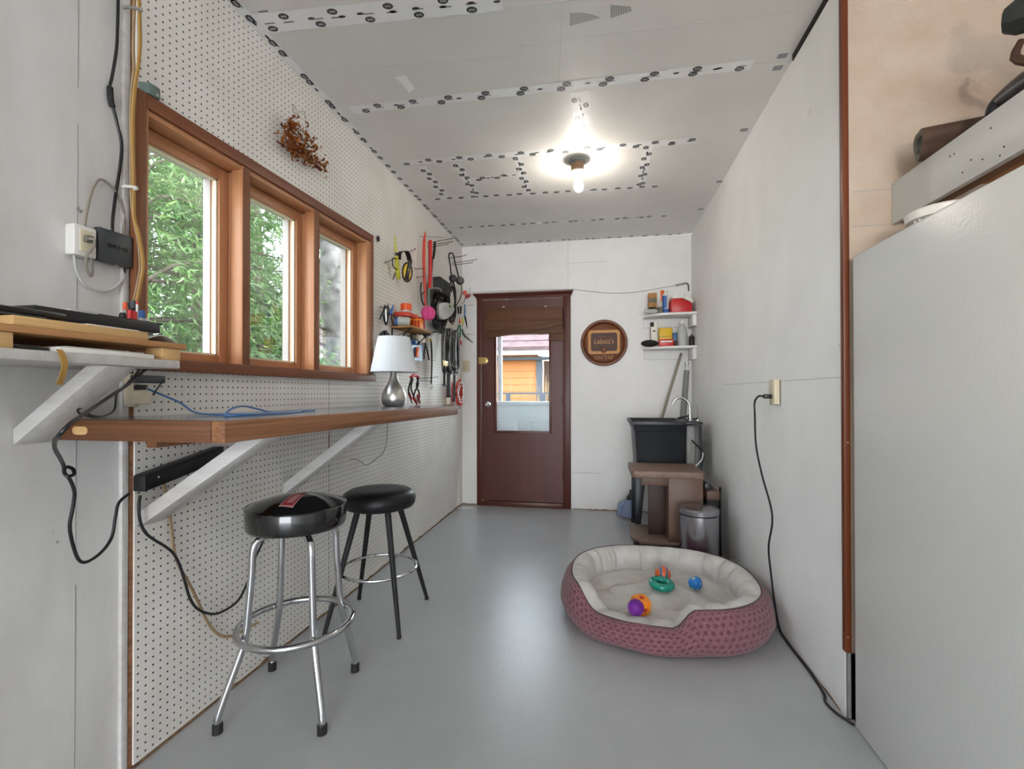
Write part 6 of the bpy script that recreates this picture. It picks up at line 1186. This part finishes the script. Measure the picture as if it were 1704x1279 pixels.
t = thing('brass_fitting', 'small brass fitting hanging on the pegboard between snips and jar', 'fitting', w(650, 522, .03)); M().lathe([(0, 0), (.008, 0), (.008, .02), (.005, .022), (.005, .034), (0, .034)], w(650, 522, .03), 14).build('body', 'brass', t)
t = thing('bench_clamp', 'dark geared clamp hanging above the lamp shade', 'clamp', w(640, 566, .02)); X = .022
g = M(); g.tube([w(634, 556, X), w(638, 553, X), w(643, 554, X), w(650, 563, X), w(655, 572, X)], [.012, .010, .012, .010, .008], 10, k=3); g.tube([w(637, 572, X), w(641, 558, X)], [.014, .010], 10); g.build('body', 'dark_grey', t); M().lathe([(0, -.01), (.014, -.01), (.014, .01), (0, .01)], w(641, 553, X+.015), 14, (1, 0, 0)).build('gear', 'black_matte', t)
straight_hook('empty wire peg hook above the lamp shade', 660, 560, 672, 553, .008)
t = thing('spring_clip', 'small black spring clip behind the lamp shade', 'clip', w(675, 566, .03)); g = M(); g.tube([w(672, 567, .03), w(676, 563, .035), w(681, 559, .03)], [.008, .012, .006], 8); g.build('body', 'black_plastic', t)
# lower right cluster
X = .05
t = thing('blister_pack', 'blue and orange blister pack hanging below the small shelf', 'package', w(696, 600, X)); P = [w(685, 566, X), w(704, 566, X), w(703, 601, X), w(687, 599, X)]; g = M(); g.prism(P, (-.004, 0, 0)); g.build('card', 'blue_cable', t, smooth=False)
g = M(); g.prism([w(692, 578, X+.004), w(696, 577, X+.004), w(695, 595, X+.004), w(690.5, 594, X+.004)], (.014, 0, 0)); g.build('orange_tool', 'orange', t, bevel=.004); g = M(); g.sph(w(690, 570, X+.006), (.012, .018, .018), 14); g.build('blue_dome', 'blue', t)
g = M(); g.sph(w(699, 571, X+.006), (.010, .014, .016), 14); g.build('pale_dome', 'light_grey', t)
straight_hook('wire peg hook holding the blister pack', 684, 560, 692, 565, .004)
t = thing('dust_mask', 'cream saw handle with dark hand hole hanging below the shelf', 'saw handle', w(706, 570, .06)); X = .065; c0 = w(706, 557, X); n = 24
P = [(696, 558), (699, 549), (705, 545), (711, 547), (713, 555), (712, 563), (708, 570), (701, 569), (697, 565)]; P = smooth_path([w(a, b_, X) for a, b_ in P], 4, True); g = M(); g.prism(P, (-.016, 0, 0)); g.build('handle', 'cream_plastic', t, bevel=.003)
P = [(703, 555), (706, 552), (709, 556), (708, 561), (705, 560)]; g = M(); g.prism(smooth_path([w(a, b_, X+.0006) for a, b_ in P], 3, True), (-.002, 0, 0)); g.build('hand_hole', 'dark_gap', t, smooth=False)
t.name = 'saw_handle'
t = thing('hand_saw', 'handsaw with black bar handle and pale tapering blade hanging down', 'saw', w(722, 600, .10)); X = .10
g = M(); g.bar(w(714, 555.5, X), w(736, 551.5, X), .020, .026); g.build('handle', 'black_plastic', t, bevel=.005)
g = M(); g.prism([w(718, 557, X), w(731, 555.5, X), w(728, 580, X), w(725, 600, X), w(722.5, 602, X), w(720, 580, X)], (-.003, 0, 0)); g.build('blade', 'light_grey', t, smooth=False)
pliers('cutters', 'black-handled cutters hanging below the saw handle', 'cutters', (708, 573), (705.5, 597), (714, 599), (707, 566), .0055, 'black_plastic', 'dark_grey', .045)
t = thing('bungee_strap', 'long black rubber strap with steel hook hanging on the pegboard', 'strap', w(717, 648, .06)); X = .07
g = M(); g.tube([w(717, 566, X), w(718.5, 590, X), w(718.5, 615, X), w(717.5, 638, X)], [.009, .0095, .0085, .010], 10, k=3, flat=(1, .6)); g.build('strap', 'rubber', t)
g = M(); g.tube([w(717.5, 638, X), w(719.5, 643, X), w(718.5, 647, X), w(716, 646, X), w(715.5, 643, X)], .0028, 6, k=3); g.build('hook', 'chrome', t); M().lathe([(0, 0), (.012, 0), (.012, .02), (0, .02)], w(717, 568, X), 12).build('clamp', 'yellow', t)
t = thing('double_hook', 'double pronged wire hook with end plate on the pegboard', 'hook', w(700, 631, .02)); g = M(); a, b_ = U(690, 629, x=.001), U(716, 632, x=.10); 
g.tube([U(696, 630, x=.002), U(728, 627, x=.06)], .0028, 6); g.tube([U(697, 633.5, x=.002), U(716, 634, x=.07)], .0028, 6); g.build('prong', 'wire', t); g = M(); p = U(729, 628, x=.06); g.box((p.x-.002, p.y-.008, p.z-.012), (p.x+.002, p.y+.008, p.z+.012)); g.build('end_plate', 'zinc', t)
# booster cables
t = thing('booster_cables', 'black and red booster clamps hanging beside the lamp base', 'booster cables', w(690, 672, .10)); X = .10
g = M(); g.tube([w(684, 628, X), w(688, 624.5, X), w(693, 624.5, X), w(696, 628, X)], .012, 10, k=3); g.build('grip', 'red', t)
for P in ([(685, 629), (681, 642), (680, 652), (684, 663)], [(694, 629), (696, 640), (691, 650), (689, 660), (695, 668)], [(687, 630), (684, 645), (688, 658), (693, 668)], [(696, 630), (693, 642), (697, 652), (698, 662)]):
    g = M(); g.tube([w(a, b_, X+.01) for a, b_ in P], .0062, 8, k=4); g.build('cable', 'black_plastic', t)
for (a, b_, e, f) in ((681, 655, 684.5, 664), (688, 661, 694, 672), (695, 657, 698.5, 671)):
    g = M(); g.tube([w(a, b_, X+.012), w(e, f, X+.012)], [.010, .008], 8); g.build('clamp', 'red_soft', t)
g = M(); g.tube([w(684, 664, X+.012), w(686, 671, X+.012)], [.007, .004], 8); g.tube([w(692, 660, X+.014), w(698, 671, X+.014)], .003, 6); g.build('jaw', 'zinc', t)
# white pouch, cords and cable bundles at the far end
t = thing('plastic_pouch', 'clumsy white plastic pouch with green tag hanging among the cables', 'pouch', w(747, 532, .15)); X = .16
P = [w(a, b_, X) for a, b_ in ((736.5, 506), (744, 503), (752, 507), (757, 513), (754, 522), (747, 529), (738, 531), (736.5, 520))]; g = M(); g.prism(smooth_path(P, 3, True), (-.035, .0, 0)); g.build('pouch', 'light_grey', t, bevel=.009, seg=3)
g = M(); g.sph(w(749, 509, X+.006), (.008, .016, .014), 12); g.build('green_tag', 'leaf_green', t)
rr = random.Random(14)
for i in range(11):
    a = 737+i*2.3; b0 = 545+rr.random()*6; dn = 612+rr.random()*14; X = .09+.011*i; wd = 4+3*rr.random(); g = M()
    g.tube([w(a, b0, X), w(a-wd*.3, b0+25, X), w(a-wd*.2, dn-12, X), w(a+wd*.5, dn, X), w(a+wd*1.1, dn-14, X), w(a+wd, b0+22, X), w(a+wd*.5, b0, X)], min(.0052, .0045+.001*rr.random()), 6, k=4)
    tag(g.build('hanging_lead', ('black_plastic', 'black_matte', 'mid_grey', 'black_plastic')[i % 4]), 'looped %s cord in the cluster of cables by the door' % ('black', 'black', 'grey', 'black')[i % 4], 'cord', 'looped black cords by the door' if i % 4 != 2 else 'looped grey cords by the door')
cable('grey_lead', 'grey lead hanging lowest in the cable cluster by the door', 'cord', [w(752, 560, .15), w(747, 590, .15), w(746, 604, .15), w(752, 620, .15), w(760, 624, .15), w(764, 612, .15), w(762, 590, .15), w(757, 562, .15)], .0042, 'mid_grey')
t = tag(M().box(tuple(w(736.5, 608, .17)), tuple(Vector((.176, w(744.5, 600, .17).y, w(740, 600, .17).z)))).build('yellow_tag', 'yellow', bevel=.002), 'yellow tag on the hanging cable bundle', 'tag')
X = .11
t = thing('pump', 'black hand pump standing upright at the far end of the pegboard', 'pump', w(744, 674, X)); g = M(); g.tube([w(746.5, 608, X), w(746.5, 656, X)], .016, 14); g.build('barrel', 'black_plastic', t); g = M(); g.tube([w(746.5, 656.5, X), w(746, 674, X)], .021, 14); g.build('base', 'black_matte', t); M().box(tuple(w(742.3, 673, X+.022)), tuple(Vector((X+.026, w(744.5, 660, X).y, w(744, 661, X).z)))).build('label', 'tan_cord', t)
g = M(); g.tube([w(739.5, 607, X), w(739.5, 640, X)], .010, 10); g.tube([w(738, 640, X), w(743, 641, X)], .010, 8); tag(g.build('black_bar', 'black_matte'), 'short black bar hanging left of the pump', 'bar')
g = M(); g.tube([w(756, 600, .08), w(756, 636, .08), w(755.5, 668, .08)], .011, 10); tag(g.build('black_bar', 'black_plastic'), 'long black bar hanging between the pump and the orange lead', 'bar')
g = M(); g.tube([w(754, 636, .10), w(752, 648, .10), w(752.5, 668, .10)], .005, 8); tag(g.build('dark_red_rod', 'red_soft'), 'thin dark red rod beside the pump', 'rod')
# orange extension lead
g = coil('', '', '', (764.5, 655), 6, 24, 13, .0044, '', 8, .05, .06)
g2 = coil('', '', '', (763.5, 655), 3, 20, 12, .0044, '', 18, .05, .06); g.add(g2.v, g2.f); tag(g.build('orange_lead', 'orange_red'), 'coil of orange extension lead at the far end of the counter', 'cable coil')
g = coil('', '', '', (767, 652), 6.5, 25, 3, .0032, '', 9, .125, .03); tag(g.build('white_lead', 'white_cable'), 'pale lead looped round the orange extension lead', 'cable coil')
# clippers and small tools by the corner
def hang(name, label, cat, pts, rads, m_, X, n=8): g = M(); g.tube([w(a, b_, X) for a, b_ in pts], rads, n, k=3); return tag(g.build(name, m_), label, cat)
X = .14
t = thing('string_reel', 'small orange-red string reel hanging at the corner by the door', 'reel', w(779, 496, X)); M().lathe([(0, -.012), (.020, -.012), (.022, 0), (.020, .012), (0, .012)], w(773.5, 487, X), 18, (.5, -1, 0)).build('reel', 'orange_red', t); g = M(); g.bar(w(776, 494, X), w(780.5, 491, X), .03, .028); g.build('handle', 'red_soft', t, bevel=.004); g = M(); g.tube([w(780, 487, X), w(783, 478, X)], .0018, 6); g.build('wire', 'wire', t)
hang('black_cable', 'short black cord below the orange-red string reel', 'cord', [(775, 494), (772, 502), (769, 505)], .0035, 'black_plastic', X)
for i, (a, b_, e, f) in enumerate(((771, 509, 787, 507), (776, 530, 784, 528.5), (774, 556, 787, 556))): straight_hook('thin peg hook sticking out beside the door, %s of three' % ('top', 'middle', 'bottom')[i], a-6, b_, e, f, .004, .0018)
t = thing('pruners', 'pruners with dark blue handles hanging near the door corner', 'pruners', w(768, 524, X)); g = M(); g.tube([w(762.5, 510, X), w(763, 522, X)], [.010, .008], 8); g.tube([w(767, 510, X), w(766.5, 522, X)], [.010, .008], 8); g.build('handle', 'black_matte', t); g = M(); g.tube([w(765, 523, X), w(764.5, 531, X)], [.007, .003], 8); g.build('blade', 'zinc', t)
t = thing('blue_shears', 'light blue handled shears hanging beside the door', 'shears', w(772, 545, X)); g = M(); g.tube([w(773, 506, X), w(773.5, 517, X), w(773, 526, X)], [.006, .009, .007], 8); g.build('handle', 'blue_cable', t); g = M(); g.tube([w(773.5, 526, X), w(776, 537, X), w(777.5, 546, X)], [.010, .008, .003], 8); g.build('blade', 'black_plastic', t)
t = thing('green_clippers', 'green-handled clippers with red catch hanging by the door', 'clippers', w(763, 566, X)); g = M(); g.tube([w(764, 540, X), w(761, 553, X), w(760, 562, X)], [.007, .009, .006], 8, k=3); g.tube([w(766, 541, X), w(766, 553, X), w(765.5, 562, X)], [.007, .009, .006], 8, k=3); g.build('handle', 'green', t); g = M(); g.tube([w(764.5, 529, X), w(765.5, 538, X)], [.005, .010], 8); g.build('catch', 'orange', t)
hang('olive_pliers', 'olive-handled pliers hanging right of the green clippers', 'pliers', [(769, 528), (770.5, 535), (769, 542)], [.006, .008, .005], 'lime', X)
hang('black_shears', 'black shears hanging point down, jutting towards the door', 'shears', [(769, 548), (772, 557), (778, 563), (787, 570)], [.008, .011, .009, .003], 'black_plastic', X)
hang('red_screwdriver', 'red tool handle below the green clippers', 'handle', [(765, 564), (767, 569), (766, 574)], [.006, .009, .006], 'red', X)
hang('brown_strap', 'brown leather strap looping down beside the door corner', 'strap', [(767.5, 470), (768.5, 486), (764, 500), (758, 510)], [.004, .005, .005, .004], 'tarp_brown', .13)
hang('thin_rod', 'thin grey rod hanging down to the red handle', 'rod', [(753, 545), (757, 560), (765, 585), (766, 600)], .004, 'grey_cable', .10)
